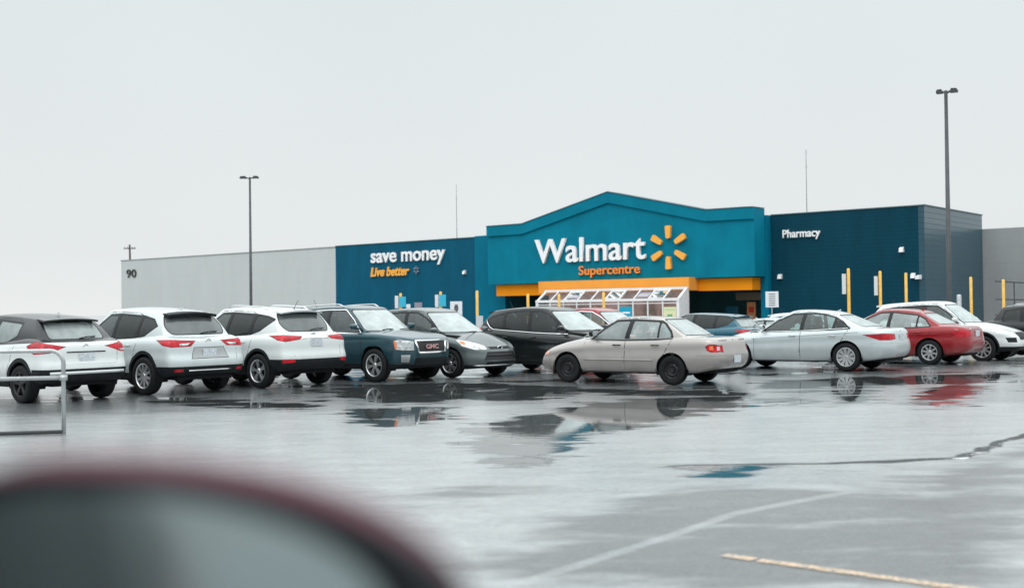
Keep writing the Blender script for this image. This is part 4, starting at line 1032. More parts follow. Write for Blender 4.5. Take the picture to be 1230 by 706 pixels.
# ------------------------------------------------------------------ the store
KB = 1.15; TB = radians(51)
BC = Vector((26.91, 75.84)) * KB; B1 = Vector((-sin(TB), cos(TB))); BN = Vector((-cos(TB), -sin(TB)))
def fp(s, z, k=0.0):
    p = BC + B1 * (s * KB) + BN * (k * KB); return (p.x, p.y, 1.55 + (z - 1.55) * KB)
ZB = -.15
def slab(bm, s0, s1, z0, z1, k0, k1, mi=0):
    vs = [bm.verts.new(fp(s, z, k)) for s in (s0, s1) for z in (z0, z1) for k in (k0, k1)]
    for f in ((0, 1, 3, 2), (4, 6, 7, 5), (0, 4, 5, 1), (2, 3, 7, 6), (0, 2, 6, 4), (1, 5, 7, 3)):
        bm.faces.new([vs[i] for i in f]).material_index = mi
def siding(name, c, rough, pitch=.2, strength=.6, jd=.86, gloss=0, var=.1):
    m = mat(name, c, rough, coat=gloss, coat_rough=.25); nt = m.node_tree; b = nt.nodes['Principled BSDF']; N = nt.nodes.new; L = nt.links.new; b.inputs['Specular IOR Level'].default_value = .12 if not gloss else .4
    tc = N('ShaderNodeTexCoord'); sp = N('ShaderNodeSeparateXYZ'); L(tc.outputs['Object'], sp.inputs[0])
    w = N('ShaderNodeMath'); w.operation = 'MULTIPLY'; w.inputs[1].default_value = 1 / pitch; L(sp.outputs['Z'], w.inputs[0])
    fr = N('ShaderNodeMath'); fr.operation = 'FRACT'; L(w.outputs[0], fr.inputs[0])
    pk = N('ShaderNodeMapRange'); pk.inputs[1].default_value = 0; pk.inputs[2].default_value = .18; L(fr.outputs[0], pk.inputs[0])
    bp = N('ShaderNodeBump'); bp.inputs['Strength'].default_value = strength; bp.inputs['Distance'].default_value = .03; L(pk.outputs[0], bp.inputs['Height']); L(bp.outputs[0], b.inputs['Normal'])
    mp = N('ShaderNodeMapping'); mp.inputs['Scale'].default_value = (1, 1, .25); L(tc.outputs['Object'], mp.inputs[0])
    n = N('ShaderNodeTexNoise'); n.inputs['Scale'].default_value = .8; n.inputs['Detail'].default_value = 6; L(mp.outputs[0], n.inputs['Vector'])
    r = N('ShaderNodeMapRange'); r.inputs[1].default_value = .3; r.inputs[2].default_value = .7; r.inputs[3].default_value = 1 - var; r.inputs[4].default_value = 1 + var; L(n.outputs[0], r.inputs[0])
    j = N('ShaderNodeMapRange'); j.inputs[1].default_value = 0; j.inputs[2].default_value = .12; j.inputs[3].default_value = jd; j.inputs[4].default_value = 1; L(fr.outputs[0], j.inputs[0])
    mu = N('ShaderNodeMath'); mu.operation = 'MULTIPLY'; L(r.outputs[0], mu.inputs[0]); L(j.outputs[0], mu.inputs[1])
    vm = N('ShaderNodeVectorMath'); vm.operation = 'SCALE'; vm.inputs[0].default_value = c; L(mu.outputs[0], vm.inputs['Scale']); L(vm.outputs[0], b.inputs['Base Color'])
    return m
BLUE = siding('blue_siding', (.001, .086, .150), .6, .23, strength=.3)
DARKBLUE = siding('dark_teal_siding', (.001, .043, .070), .6, .30, .25, jd=.93)
SIDEBLUE = siding('side_teal_siding', (.008, .06, .09), .32, .42, .6, jd=.93, gloss=.5)
TEAL = mat('teal_stucco', (.001, .178, .265), .7, spec=.1, noise=(.5, .10), bump=(30, .1))
def vjoints(m, pitch):
    nt = m.node_tree; b = nt.nodes['Principled BSDF']; N = nt.nodes.new; L = nt.links.new
    src = b.inputs['Base Color'].links[0].from_socket
    tc = N('ShaderNodeTexCoord'); d = N('ShaderNodeVectorMath'); d.operation = 'DOT_PRODUCT'; d.inputs[1].default_value = (B1.x / pitch, B1.y / pitch, 0); L(tc.outputs['Object'], d.inputs[0])
    f = N('ShaderNodeMath'); f.operation = 'FRACT'; L(d.outputs['Value'], f.inputs[0])
    r = N('ShaderNodeMapRange'); r.inputs[1].default_value = .0; r.inputs[2].default_value = .05 / pitch; r.inputs[3].default_value = .86; r.inputs[4].default_value = 1; L(f.outputs[0], r.inputs[0])
    mp = N('ShaderNodeMapping'); mp.inputs['Scale'].default_value = (1.2, 1.2, .12); L(tc.outputs['Object'], mp.inputs[0])
    n = N('ShaderNodeTexNoise'); n.inputs['Scale'].default_value = 1.1; n.inputs['Detail'].default_value = 7; L(mp.outputs[0], n.inputs['Vector'])
    st = N('ShaderNodeMapRange'); st.inputs[1].default_value = .35; st.inputs[2].default_value = .7; st.inputs[3].default_value = 1.02; st.inputs[4].default_value = .95; L(n.outputs[0], st.inputs[0])
    mu = N('ShaderNodeMath'); mu.operation = 'MULTIPLY'; L(r.outputs[0], mu.inputs[0]); L(st.outputs[0], mu.inputs[1])
    v = N('ShaderNodeVectorMath'); v.operation = 'SCALE'; L(src, v.inputs[0]); L(mu.outputs[0], v.inputs['Scale']); L(v.outputs[0], b.inputs['Base Color'])
TEALD = mat('teal_stucco_pier', (.001, .14, .225), .7, spec=.1, noise=(.5, .06))
vjoints(TEAL, 4.7); vjoints(TEALD, 9); vjoints(BLUE, 6.1)
GREYW = siding('pale_grey_panel', (.50, .53, .525), .6, 1.3, .08, jd=.975, var=.03)
GREYR = siding('mid_grey_panel', (.30, .315, .32), .6, 1.3, .1, jd=.95, var=.06)
AMBER = mat('amber_stucco', (.86, .35, .06), .6, spec=.1, noise=(.6, .05))
AMBERD = mat('amber_stucco_side', (.82, .27, .008), .6, spec=.1, noise=(.6, .05))
WHITEF = mat('white_frame', (.80, .81, .82), .4, noise=(3, .05))
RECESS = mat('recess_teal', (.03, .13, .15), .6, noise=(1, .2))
SIGNW = mat('sign_white', (.86, .87, .88), .35)
SIGNO = mat('sign_orange', (.80, .28, .05), .4)
SPARK = mat('sign_yellow', (.90, .42, .06), .4)
PARAPET = mat('parapet_cap', (.05, .10, .12), .5)

store = empty('supermarket', fp(24, -.1, -10)[:2] + (-.35,), 0)
tag(store, 'long flat-roofed teal and blue supermarket with gabled sign front and glazed entrance', 'store')
bpy.context.view_layer.update()
_inv = Matrix.Translation(-Vector(store.location))
def bobj(name, bm, mats, parent=None, smooth=False, bevel=0):
    bm.transform(_inv); return obj(name, bm, mats, parent or store, smooth, bevel)
bm = bmesh.new(); slab(bm, 38.3, 56.25, ZB, 7.78, -.6, 0); bobj('wall', bm, BLUE)
bm = bmesh.new(); slab(bm, 56.25, 92.5, ZB, 7.72, -.6, -.06); bobj('wall', bm, GREYW)
bm = bmesh.new(); slab(bm, 91.9, 92.5, ZB, 7.72, -60, -.62); bobj('wall', bm, GREYW)
bm = bmesh.new(); slab(bm, .4, 10.9, ZB, 8.0, -.5, 0); bobj('wall', bm, DARKBLUE)
bm = bmesh.new(); slab(bm, 0, .395, ZB, 8.003, -11.9, .003); bobj('wall', bm, SIDEBLUE)
bm = bmesh.new(); slab(bm, -60, .39, ZB, 7.02, -12.6, -12.0); bobj('wall', bm, GREYR)
bm = bmesh.new(); slab(bm, -60, 91, 6.6, 6.7, -60, -12.7); slab(bm, .5, 91, 7.3, 7.36, -12.6, -.65); bobj('roof', bm, PARAPET)
bm = bmesh.new()
slab(bm, 56.3, 92.6, 7.723, 7.80, -.66, .0); bobj('parapet_cap', bm, GREYR)
for q in ((38.3, 56.25, 7.783, 7.86, -.66, .05), (.45, 10.9, 8.005, 8.08, -.56, .05), (-.05, .44, 8.008, 8.085, -11.95, .055)):
    bm = bmesh.new(); slab(bm, *q); bobj('parapet_cap', bm, PARAPET)
# entrance block: piers, upper wall, recess
bm = bmesh.new(); slab(bm, 34.95, 38.28, ZB, 7.87, -.6, .5); slab(bm, 10.92, 11.5, ZB, 8.02, -.6, .5); slab(bm, 11.5, 34.95, 3.62, 7.88, -.6, .5); bobj('wall', bm, TEALD)
bm = bmesh.new(); slab(bm, 11.0, 35.4, ZB, 3.6, -4.2, -4.0); slab(bm, 11.3, 11.48, ZB, 3.6, -4.0, -.62); slab(bm, 34.97, 35.2, ZB, 3.6, -4.0, -.62); bobj('recess_wall', bm, RECESS)
bm = bmesh.new(); slab(bm, 11.5, 34.9, 3.4, 3.55, -4, .3); bobj('soffit', bm, RECESS)
# gabled sign front
top = [(35.45, 8.42), (31.71, 8.43), (23.32, 10.40), (14.91, 8.50), (11.8, 8.48), (11.12, 8.46)]
pts = [(11.12, 3.68), (35.45, 3.64)] + top
# soft left and right corners
def fascia(bm, k0, k1, pts, r=.25):
    prism(bm, pts, lambda p, q: fp(p[0], p[1], k1 if q else k0))
bm = bmesh.new(); fascia(bm, .52, 2.1, pts); bobj('sign_front', bm, TEAL, bevel=.0)
cor = top + [(x, z - .82) for x, z in top[::-1]]
bm = bmesh.new()
for a, b_ in zip(top, top[1:]):
    q = [a, b_, (b_[0], b_[1] - .80), (a[0], a[1] - .80)]
    vs0 = [bm.verts.new(fp(x, z + .02, 2.103)) for x, z in q]; vs1 = [bm.verts.new(fp(x, z + .02, 2.26)) for x, z in q]
    bm.faces.new(vs1)
    bm.faces.new((vs0[0], vs0[1], vs1[1], vs1[0])); bm.faces.new((vs0[3], vs0[2], vs1[2], vs1[3]))
    if a == top[0]: bm.faces.new((vs0[0], vs0[3], vs1[3], vs1[0]))
    if b_ == top[-1]: bm.faces.new((vs0[1], vs0[2], vs1[2], vs1[1]))
bmesh.ops.remove_doubles(bm, verts=bm.verts, dist=.001)
bobj('cornice', bm, TEAL)
bm = bmesh.new()
for a, b_ in zip(top, top[1:]):
    q = [(a[0], a[1] + .022), (b_[0], b_[1] + .022), (b_[0], b_[1] + .09), (a[0], a[1] + .09)]
    prism(bm, q, lambda p, q_: fp(p[0], p[1], 2.30 if q_ else .5))
bobj('coping', bm, PARAPET)
# amber canopy bands
bm = bmesh.new(); slab(bm, 11.55, 15.85, 2.75, 3.62, -.4, 1.7); bobj('canopy_band', bm, AMBERD)
bm = bmesh.new(); slab(bm, 29.52, 34.9, 2.70, 3.60, -.4, 1.7); bobj('canopy_band', bm, AMBERD)
bm = bmesh.new(); slab(bm, 15.88, 29.5, 2.80, 3.74, -.3, 3.0); bobj('canopy_band', bm, AMBER)
# glazed vestibule with a leaning upper row
VG = glass('vestibule_glass', (.84, .86, .86), 1.12, sheen=.06)
bm = bmesh.new(); nb = 10; vs_ = [15.95 + (28.55 - 15.95) * i / nb for i in range(nb + 1)]
def bar(bm, a, b_, w, d):
    a, b_ = Vector(a), Vector(b_); t = (b_ - a).normalized(); n = Vector((BN.x, BN.y, 0)); sd = t.cross(n).normalized(); n = sd.cross(t)
    v = [bm.verts.new(p + sd * w / 2 * i + n * d / 2 * j) for p in (a, b_) for i, j in ((-1, -1), (1, -1), (1, 1), (-1, 1))]
    for f in ((0, 1, 2, 3), (7, 6, 5, 4), (0, 4, 5, 1), (1, 5, 6, 2), (2, 6, 7, 3), (3, 7, 4, 0)): bm.faces.new([v[i] for i in f])
kt, ke = 3.25, 4.4; zt, ze = 2.92, 2.16
for i, s_ in enumerate(vs_):
    e = i in (0, nb)
    bar(bm, fp(s_, zt, kt), fp(s_, ze, ke), .22 if e else .10, .12); bar(bm, fp(s_, ze, ke), fp(s_, ZB, ke), .26 if e else .10, .12)
bar(bm, fp(vs_[0] - .1, zt + .05, kt), fp(vs_[-1] + .1, zt + .05, kt), .20, .14)
bar(bm, fp(vs_[0] - .1, ze, ke + .02), fp(vs_[-1] + .1, ze, ke + .02), .22, .16)
bar(bm, fp(vs_[0], ze - .26, ke + .0), fp(vs_[-1], ze - .26, ke + .0), .07, .10)
bar(bm, fp(vs_[0], .1, ke), fp(vs_[-1], .1, ke), .3, .12)
for z_ in (ze, zt + .05): bar(bm, fp(vs_[0] - .05, z_, ke if z_ == ze else kt), fp(vs_[0] - .05, z_, 3.04), .14, .1)
bobj('glazing_frame', bm, WHITEF)
for i in range(nb):
    a, b_ = vs_[i] + .05, vs_[i + 1] - .05
    bm = bmesh.new(); bm.faces.new([bm.verts.new(fp(*q)) for q in ((a, zt, kt), (b_, zt, kt), (b_, ze + .06, ke - .06), (a, ze + .06, ke - .06))])
    pane = bobj('window_pane', bm, VG)
    bm = bmesh.new(); bm.faces.new([bm.verts.new(fp(*q)) for q in ((a, ze - .08, ke - .03), (b_, ze - .08, ke - .03), (b_, .2, ke - .03), (a, .2, ke - .03))])
    bobj('window_pane', bm, VG)
bm = bmesh.new(); slab(bm, 16.0, 28.5, ZB, 2.79, 2.75, 2.98); bobj('vestibule_back_wall', bm, mat('brown_brick', (.46, .27, .24), .8, noise=(1.2, .35)))
bm = bmesh.new(); prism(bm, [(3.05, ZB), (4.3, ZB), (4.3, 2.13), (3.3, 2.85), (3.05, 2.85)], lambda p, q: fp(15.86 if q else 15.92, p[1], p[0])); bobj('side_panel', bm, WHITEF)
for s_ in (18.2, 22.2, 26.2):
    pass
def poster(s0, s1, z0, z1, k, c, name='poster', inner=None):
    bm = bmesh.new(); slab(bm, s0, s1, z0, z1, k, k + .03); ob = bobj(name, bm, mat('poster_%d_%d_%d' % tuple(int(x * 99) for x in c), c, .5))
    for (a, b_, c_, d, cc) in inner or []:
        bm = bmesh.new(); slab(bm, s0 + (s1 - s0) * a, s0 + (s1 - s0) * b_, z0 + (z1 - z0) * c_, z0 + (z1 - z0) * d, k + .032, k + .04)
        bobj('print', bm, mat('ink_%d_%d_%d' % tuple(int(x * 99) for x in cc), cc, .5), None) if False else None
        bm.free() if False else None
        o_ = obj('poster_print', (lambda b: (b.transform(_inv), b)[1])(bm), mat('ink_%d_%d_%d' % tuple(int(x * 99) for x in cc), cc, .5), ob)
    return ob
poster(vs_[3] + .1, vs_[4] - .1, .1, 1.68, 4.42, (.0, .33, .50), inner=[(.15, .75, .68, .76, (.8, .85, .9)), (.1, .6, .5, .54, (.5, .7, .8))])
poster(vs_[0] + .15, vs_[1] - .08, .0, 1.62, 4.42, (.75, .72, .45), inner=[(.3, .7, .35, .68, (.12, .45, .2)), (.1, .9, .85, .93, (.5, .7, .4))])
poster(vs_[5] + .55, vs_[6] + .6, .2, 1.66, 3.6, (.85, .20, .03), inner=[(.2, .8, .5, .7, (.9, .5, .2))])
poster(vs_[7] - 1.15, vs_[7] - .15, 1.05, 1.62, 4.42, (.0, .40, .42)); poster(vs_[6] - .9, vs_[6] - .1, .6, 1.5, 3.6, (.75, .70, .66)); poster(vs_[9] - .2, vs_[10] - .2, 1.0, 1.62, 3.4, (.35, .50, .66))
poster(vs_[8] + .2, vs_[9] - .1, .3, 1.4, 3.1, (.50, .20, .18)); poster(vs_[1] + .1, vs_[2] - .2, .3, 1.5, 3.1, (.42, .20, .12), inner=[(.2, .5, .3, .8, (.7, .45, .2)), (.6, .8, .2, .6, (.6, .2, .1))])
poster(vs_[2] + .2, vs_[3] - .1, .3, 1.5, 3.1, (.30, .19, .12), inner=[(.3, .6, .2, .7, (.45, .35, .2))])
poster(13.2, 13.9, .2, 1.9, -2.0, (.80, .36, .14), 'poster', [(.2, .8, .55, .8, (.75, .05, .03)), (.2, .8, .1, .4, (.85, .6, .4))])
poster(12.4, 14.6, 2.05, 2.6, -1.6, (.16, .14, .10)); poster(14.6, 15.6, .2, 1.6, -1.9, (.0, .12, .2))
# lettering
def lettering(body, sL, sR, z0, z1, k, mt, off=.02, ext=.12, shear=0, name='sign_lettering', space=1.0, slope=0.0):
    me, v, lo, hi = text_mesh(body, off, .05, shear, space)
    for i, q in enumerate(me.vertices):
        c = q.co.copy(); fx = (c.x - lo[0]) / (hi[0] - lo[0]); fz = (c.y - lo[1]) / (hi[1] - lo[1])
        q.co = Vector(fp(sL + (sR - sL) * fx, z0 + (z1 - z0) * fz + slope * fx, k + ext * (.5 + c.z / .1))) - Vector(store.location)
    return link(name, me, mt, store, smooth=False)
lettering('Walmart', 30.35, 19.95, 5.20, 7.10, 2.14, SIGNW, .012, .22)
lettering('Supercentre', 26.1, 20.5, 3.95, 4.88, 2.14, SIGNO, .012, .15)
lettering('save money', 51.3, 42.05, 5.62, 6.93, .03, SIGNW, .016, .15)
lettering('Live better', 51.35, 46.4, 4.76, 5.62, .03, SPARK, .03, .15, shear=.2)
lettering('Pharmacy', 9.95, 7.15, 6.18, 6.93, .03, SIGNW, .016, .12)
lettering('90', 91.35, 89.4, 5.75, 6.68, -.03, mat('sign_black', (.03, .03, .035), .5), .01, .08)
for sA, sB, t_ in ((vs_[8] - .02, vs_[7] + .05, 'Enter'), (vs_[3] - .02, vs_[2] + .05, 'Exit')):
    sL, sR = max(sA, sB) - .12, min(sA, sB) + .12
    bm = bmesh.new(); bm.faces.new([bm.verts.new(fp(*q)) for q in ((sL, zt - .2, kt + .26), (sR, zt - .2, kt + .26), (sR, ze + .2, ke - .2), (sL, ze + .2, ke - .2))])
    sb = bobj('hanging_sign', bm, mat('sign_backing', (.45, .42, .48), .5))
    me, v, lo, hi = text_mesh(t_, .03, .01)
    for q in me.vertices:
        c = q.co.copy(); fx = (c.x - lo[0]) / (hi[0] - lo[0]); fz = (c.y - lo[1]) / (hi[1] - lo[1])
        q.co = Vector(fp(sL + (sR - sL) * (.1 + .8 * fx), ze + .28 + (zt - ze - .56) * fz, ke - .22 + (kt - ke + .5) * fz + .0)) - Vector(store.location)
    link('sign_lettering', me, SIGNW, sb, smooth=False)
def spark(sc, zc, r0, r1, w0, w1, k, ext, mt, name):
    bm = bmesh.new()
    for i in range(6):
        a = pi / 2 + i * pi / 3
        u = Vector((cos(a), sin(a))); n = Vector((-u.y, u.x))
        q = [u * r0 - n * w0, u * r1 - n * w1, u * r1 + n * w1, u * r0 + n * w0]
        q = rounded([tuple(x) for x in q], w0 * .7, 3)
        prism(bm, q, lambda p, t: fp(sc - p[0], zc + p[1], k + (ext if t else 0)))
    return bobj(name, bm, mt)
spark(17.98, 5.98, .66, 1.60, .17, .24, 2.13, .25, SPARK, 'sunburst_emblem')
spark(45.55, 5.22, .12, .34, .04, .06, .05, .1, mat('sign_dull', (.20, .24, .30), .5), 'sunburst_emblem')
# lights and cameras fixed to the walls
def wall_light(s_, z_, k=0.0, cam=False):
    bm = bmesh.new()
    prism(bm, [(0, -.12), (0, .22), (.22, .16), (.30, -.12)] if not cam else [(0, .0), (0, .2), (.55, .12), (.55, -.08)], lambda p, q: fp(s_ + (.13 if q else -.13), z_ + p[1], k + p[0]))
    bar(bm, fp(s_, z_ + .05, k), fp(s_, z_ + .05, k + .1), .3, .3)
    bobj('wall_light' if not cam else 'security_camera', bm, WHITEF)
wall_light(39.8, 4.8); wall_light(10.2, 3.62); wall_light(1.49, 5.15); wall_light(.35, 3.3, cam=True); wall_light(.75, 3.42)

# ------------------------------------------------------------------ poles, posts and signs
POLEM = mat('pole_bronze', (.055, .062, .068), .45, .3, noise=(2, .2))
GALV = mat('galvanised', (.42, .44, .45), .42, .7, noise=(8, .15))
YPOST = mat('post_yellow', (.78, .48, .10), .5, noise=(6, .12))
CONC = mat('concrete', (.42, .42, .41), .8, noise=(5, .15))
BOARD = mat('board_white', (.70, .74, .78), .45)
BOARDB = mat('board_blue', (.03, .42, .60), .45)
def lamp_post(x, y, h, r, heads, label):
    z = float(gz(x, y)); t = empty('lamp_post', (x, y, z)); tag(t, label, 'lamp post', 'lamp posts in the parking lot')
    b = bmesh.new(); lathe(b, [(.001, .0), (.34, 0), (.34, .72), (.31, .76), (.001, .76)], 'z', 20); obj('footing', b, CONC, t)
    b = bmesh.new(); lathe(b, [(r * 1.9, .76), (r * 1.9, .80), (r * 1.15, .82), (r, 1.0), (r * .62, h), (.001, h)], 'z', 14); obj('pole', b, POLEM, t, smooth=True)
    for ang, ln in heads:
        b = bmesh.new(); d = Vector((cos(ang), sin(ang), 0)); n = Vector((-d.y, d.x, 0))
        tube(b, [(0, 0, h - .12), d * (ln * .4) + Vector((0, 0, h - .02))], .04, 6); arm = obj('arm', b, POLEM, t)
        b = bmesh.new()
        prism(b, [(ln * .35, -.10), (ln * .45, .06), (ln * .9, .05), (ln, -.03), (ln * .98, -.10)], lambda p, q: d * p[0] + n * (.12 if q else -.12) + Vector((0, 0, h + p[1]))); hd = obj('lamp_head', b, POLEM, t, bevel=.01)
        b = bmesh.new(); q = [d * a + n * c + Vector((0, 0, h - .104)) for a, c in ((ln * .45, -.12), (ln * .92, -.12), (ln * .92, .12), (ln * .45, .12))]; b.faces.new([b.verts.new(v) for v in q]); obj('lens', b, CLEARLENS, hd)
lamp_post(17.26, 46, 10.35, .105, [(radians(150), .36), (radians(-30), .45)], 'tall dark twin-head lamp post in front of the pharmacy end wall')
lamp_post(-16.13, 72, 10.3, .10, [(radians(178), .62), (radians(-4), .55)], 'slender dark twin-head lamp post against the pale grey wall')
def post(x, y, top, label, boards=(), group='yellow posts along the store front', base=True):
    z = float(gz(x, y)); t = empty('sign_post', (x, y, z)); tag(t, label, 'post', group); h = top - z
    b = bmesh.new(); lathe(b, [(.072, 0), (.072, h - .04), (.05, h), (.001, h + .01)], 'z', 14); obj('pipe', b, YPOST, t, smooth=True)
    if base:
        b = bmesh.new(); lathe(b, [(.001, 0), (.22, 0), (.22, .85), (.20, .88), (.001, .88)], 'z', 16); obj('footing', b, CONC, t)
    for dx, dy, zt_, w_, hh, mt, rot in boards:
        b = bmesh.new(); M_ = Matrix.Translation((dx, dy, zt_ - z)) @ Matrix.Rotation(rot, 4, 'Z'); box(b, -w_ / 2, w_ / 2, -.01, .01, -hh, 0, M_); obj('sign_board', b, mt, t)
FR = radians(0)
BR = TB - pi / 2
post(-5.93, 62, 2.50, 'yellow post with a white and a blue board, beside the small dull grey sign', [(-.20, -.1, 2.37, .20, .66, BOARD, .5), (.12, -.12, 2.32, .34, .55, BOARDB, 0), (.42, -.12, 1.92, .22, .22, BOARD, 0)])
post(-3.80, 62, 2.56, 'yellow post with a white and a blue board, just left of the white parking sign', [(-.20, -.1, 2.40, .20, .66, BOARD, .5), (.12, -.12, 2.40, .34, .62, BOARDB, 0)])
post(-1.80, 60, 2.55, 'bare pale yellow post at the right end of the blue wall', [])
post(.83, 61, 2.36, 'bare yellow post under the left amber band of the entrance', [])
post(4.87, 62, 2.42, 'bare yellow post standing before the middle of the glazed entrance front', [])
post(2.50, 62, 2.36, 'yellow post standing before the left end of the glazed entrance', [])
post(15.89, 55, 3.3, 'yellow post with white board, leftmost before the pharmacy wall', [(-.24, -.1, 3.05, .36, .95, BOARD, .8)])
post(18.33, 58, 3.25, 'yellow post with white board, second from left before the pharmacy wall', [(-.24, -.1, 3.0, .36, .95, BOARD, .8)])
post(20.29, 60, 3.2, 'bare yellow post, third from left before the pharmacy wall', [])
post(23.63, 60, 2.95, 'bare yellow post before the shaded side wall of the pharmacy corner', [])
post(25.3, 60, 2.80, 'bare yellow post before the far right grey wall', [])
def board_sign(x, y, top, w_, hh, label, ink=None):
    z = float(gz(x, y)); t = empty('parking_sign', (x, y, z)); tag(t, label, 'sign')
    b = bmesh.new(); tube(b, [(0, 0, 0), (0, 0, top - z - .05)], .035, 8); obj('pole', b, GALV, t)
    b = bmesh.new(); box(b, -w_ / 2, w_ / 2, -.06, -.04, top - z - hh, top - z); pl = obj('sign_board', b, BOARD, t, bevel=.004)
    b = bmesh.new()
    for x0, x1, z0, z1 in ink: box(b, x0 * w_, x1 * w_, -.066, -.0605, top - z - hh * z1, top - z - hh * z0)
    obj('symbol', b, mat('sign_ink', (.12, .12, .13), .5), pl)
board_sign(-2.88, 60, 2.02, .62, .88, 'white parking sign with a dark symbol on a thin pole before the blue wall', [(-.12, .14, .18, .34), (-.16, .18, .30, .52), (-.04, .12, .50, .64)])
board_sign(15.6, 70, 2.46, .78, .95, 'white sign with lines of small print at the entrance corner', [(-.25, .25, .14 + i * .14, .19 + i * .14) for i in range(6)])
z_ = float(gz(-4.9, 61)); t = empty('sign_board_post', (-4.95, 61.5, z_)); tag(t, 'small dull grey sign on a pole behind the leftmost blue board', 'sign')
b = bmesh.new(); tube(b, [(0, 0, 0), (0, 0, 1.9)], .03, 6); obj('pole', b, GALV, t)
b = bmesh.new(); box(b, -.2, .2, -.05, -.03, 1.65, 2.35); obj('sign_board', b, mat('board_dull', (.25, .24, .30), .5), t)
# pale cabinet by the bare post, pipe by the corner
b = bmesh.new(); box(b, -.17, .17, -.15, .15, 0, 1.62); o = obj('utility_cabinet', b, mat('cabinet_grey', (.50, .52, .54), .5, noise=(4, .1)), bevel=.03, loc=(-1.65, 58.6, float(gz(0, 58)))); tag(o, 'small pale grey cabinet at the foot of the bare post by the blue wall', 'cabinet')
z_ = float(gz(0, 60)); b = bmesh.new(); lathe(b, [(.11, 0), (.11, 1.95 + .35), (.08, 2.35), (.001, 2.36)], 'z', 12); o = obj('pipe_bollard', b, GALV, smooth=True, loc=(20.9, 54.5, z_)); tag(o, 'short pale pipe standing just right of the near lamp post', 'bollard')
# antenna masts and the utility pole beyond the roof
for x, y, h, lab in ((-5.14 * KB, 110 * KB, 15.6, 'thin antenna mast beyond the roof left of the gable'), (24.14 * KB, 95 * KB, 16.6, 'thin antenna mast beyond the pharmacy roof')):
    t = empty('antenna_mast', (x, y, -.35)); tag(t, lab, 'antenna')
    b = bmesh.new(); tube(b, [(0, 0, 0), (0, 0, h * .6), (0, 0, h)], [.07, .035, .018], 6); obj('mast', b, POLEM, t)
    b = bmesh.new(); tube(b, [(-.12, 0, h * .9), (.12, 0, h * .9)], .015, 5); obj('crossbar', b, POLEM, t)
t = empty('utility_pole', (-53.1, 162, -.35)); tag(t, 'distant wooden utility pole with crossarm beyond the left end of the store', 'utility pole')
WOOD = mat('old_wood', (.10, .08, .08), .8, noise=(3, .2))
b = bmesh.new(); tube(b, [(.25, 0, 0), (0, 0, 11.6)], [.2, .13], 8); obj('pole', b, WOOD, t)
b = bmesh.new(); box(b, -.8, .8, -.08, .08, 11.0, 11.14); ca = obj('crossarm', b, WOOD, t)
for x in (-.7, -.3, .35, .7):
    b = bmesh.new(); lathe(b, [(.04, 11.14), (.08, 11.25), (.05, 11.38), (.001, 11.4)], 'z', 8, c=(x, 0, 0)); obj('insulator', b, CLEARLENS, ca)
t = empty('roof_vent', (-30.6 * KB, 98.4 * KB, 7.7)); 
bpy.data.objects.remove(t)
# ramp railing at the far right
t = empty('ramp_railing', (31.5, 74.5, -.35)); tag(t, 'dark metal ramp railing in front of the far right grey wall', 'railing')
b = bmesh.new()
for h0, h1 in ((3.35, 2.75), (2.2, 1.9), (1.2, .95)): tube(b, [(-.6, 0, h0), (8.5, 0, h1)], .05, 6)
rail_ = obj('handrail', b, POLEM, t)
for i in range(8):
    b = bmesh.new(); x = .6 + i * 1.05; tube(b, [(x, 0, 0), (x, 0, 3.35 - (x + .6) * .066)], .035, 6); obj('baluster', b, POLEM, t)

# ------------------------------------------------------------------ cart corral rail in the left foreground
P0 = Vector((-5.88, 15.26, 0)); dv = Vector((-.985, -.17, 0))
t = empty('cart_corral', P0); tag(t, 'galvanised tube cart corral rail in front of the white black-roofed crossover', 'railing')
b = bmesh.new(); H = 1.09; r = .17
pth = [(0, 0, .0), (0, 0, H - r)] + [tuple(dv * (r * (1 - cos(a))) + Vector((0, 0, H - r + r * sin(a)))) for a in np.linspace(.15, pi / 2, 7)] + [tuple(dv * 4.2 + Vector((0, 0, H)))]
tube(b, pth, .027, 10); obj('hoop', b, GALV, t, smooth=True)
b = bmesh.new(); tube(b, [dv * .02 + Vector((0, 0, .735)), dv * 4.2 + Vector((0, 0, .735))], .026, 8); obj('mid_rail', b, GALV, t, smooth=True)
b = bmesh.new(); tube(b, [Vector((0, 0, .03)), dv * 4.2 + Vector((0, 0, .03))], .026, 8); obj('base_rail', b, POLEM, t, smooth=True)
b = bmesh.new(); lathe(b, [(.001, .70), (.05, .70), (.05, .77), (.001, .77)], 'z', 12); obj('clamp', b, GALV, t, smooth=True)
b = bmesh.new(); tube(b, [dv * 4.2 + Vector((0, 0, 0)), dv * 4.2 + Vector((0, 0, H))], .032, 10); obj('end_post', b, GALV, t, smooth=True)

# ------------------------------------------------------------------ the parked cars
AWAY = radians(90) + HD            # nose to the far left
TOWARD = AWAY - pi                 # nose to the near right
def place(s, px, py, lx, ly, head):
    """root so that local point (lx,ly) stands at (px,py)"""
    return (px - (lx * cos(head) - ly * sin(head)), py - (lx * sin(head) + ly * cos(head)))
def park(label, s, px, py, lx, ly, head, group, detail=True, cat='car', name='parked_car'):
    x, y = place(s, px, py, lx, ly, head)
    o = make_car(name, label, cat, (x, y), head, s, group, detail); o.location.z = float(gz(x, y)); return o
G1 = 'cars parked in the lot'
DARKG = glass('glass_dark', (.28, .34, .34), 1.4, sheen=.03)
WHITE = paint('paint_white', (.61, .655, .655), 0, .35)
BLACKP = paint('paint_black', (.004, .008, .010), 0, .4, .8)
SILVER = paint('paint_silver', (.50, .56, .575), .3, .38)
BEIGE = paint('paint_beige', (.38, .36, .345), .35, .42)
REDP = paint('paint_red', (.26, .006, .011), .1, .35)
PEARL = paint('paint_pearl', (.54, .60, .61), .2, .35)
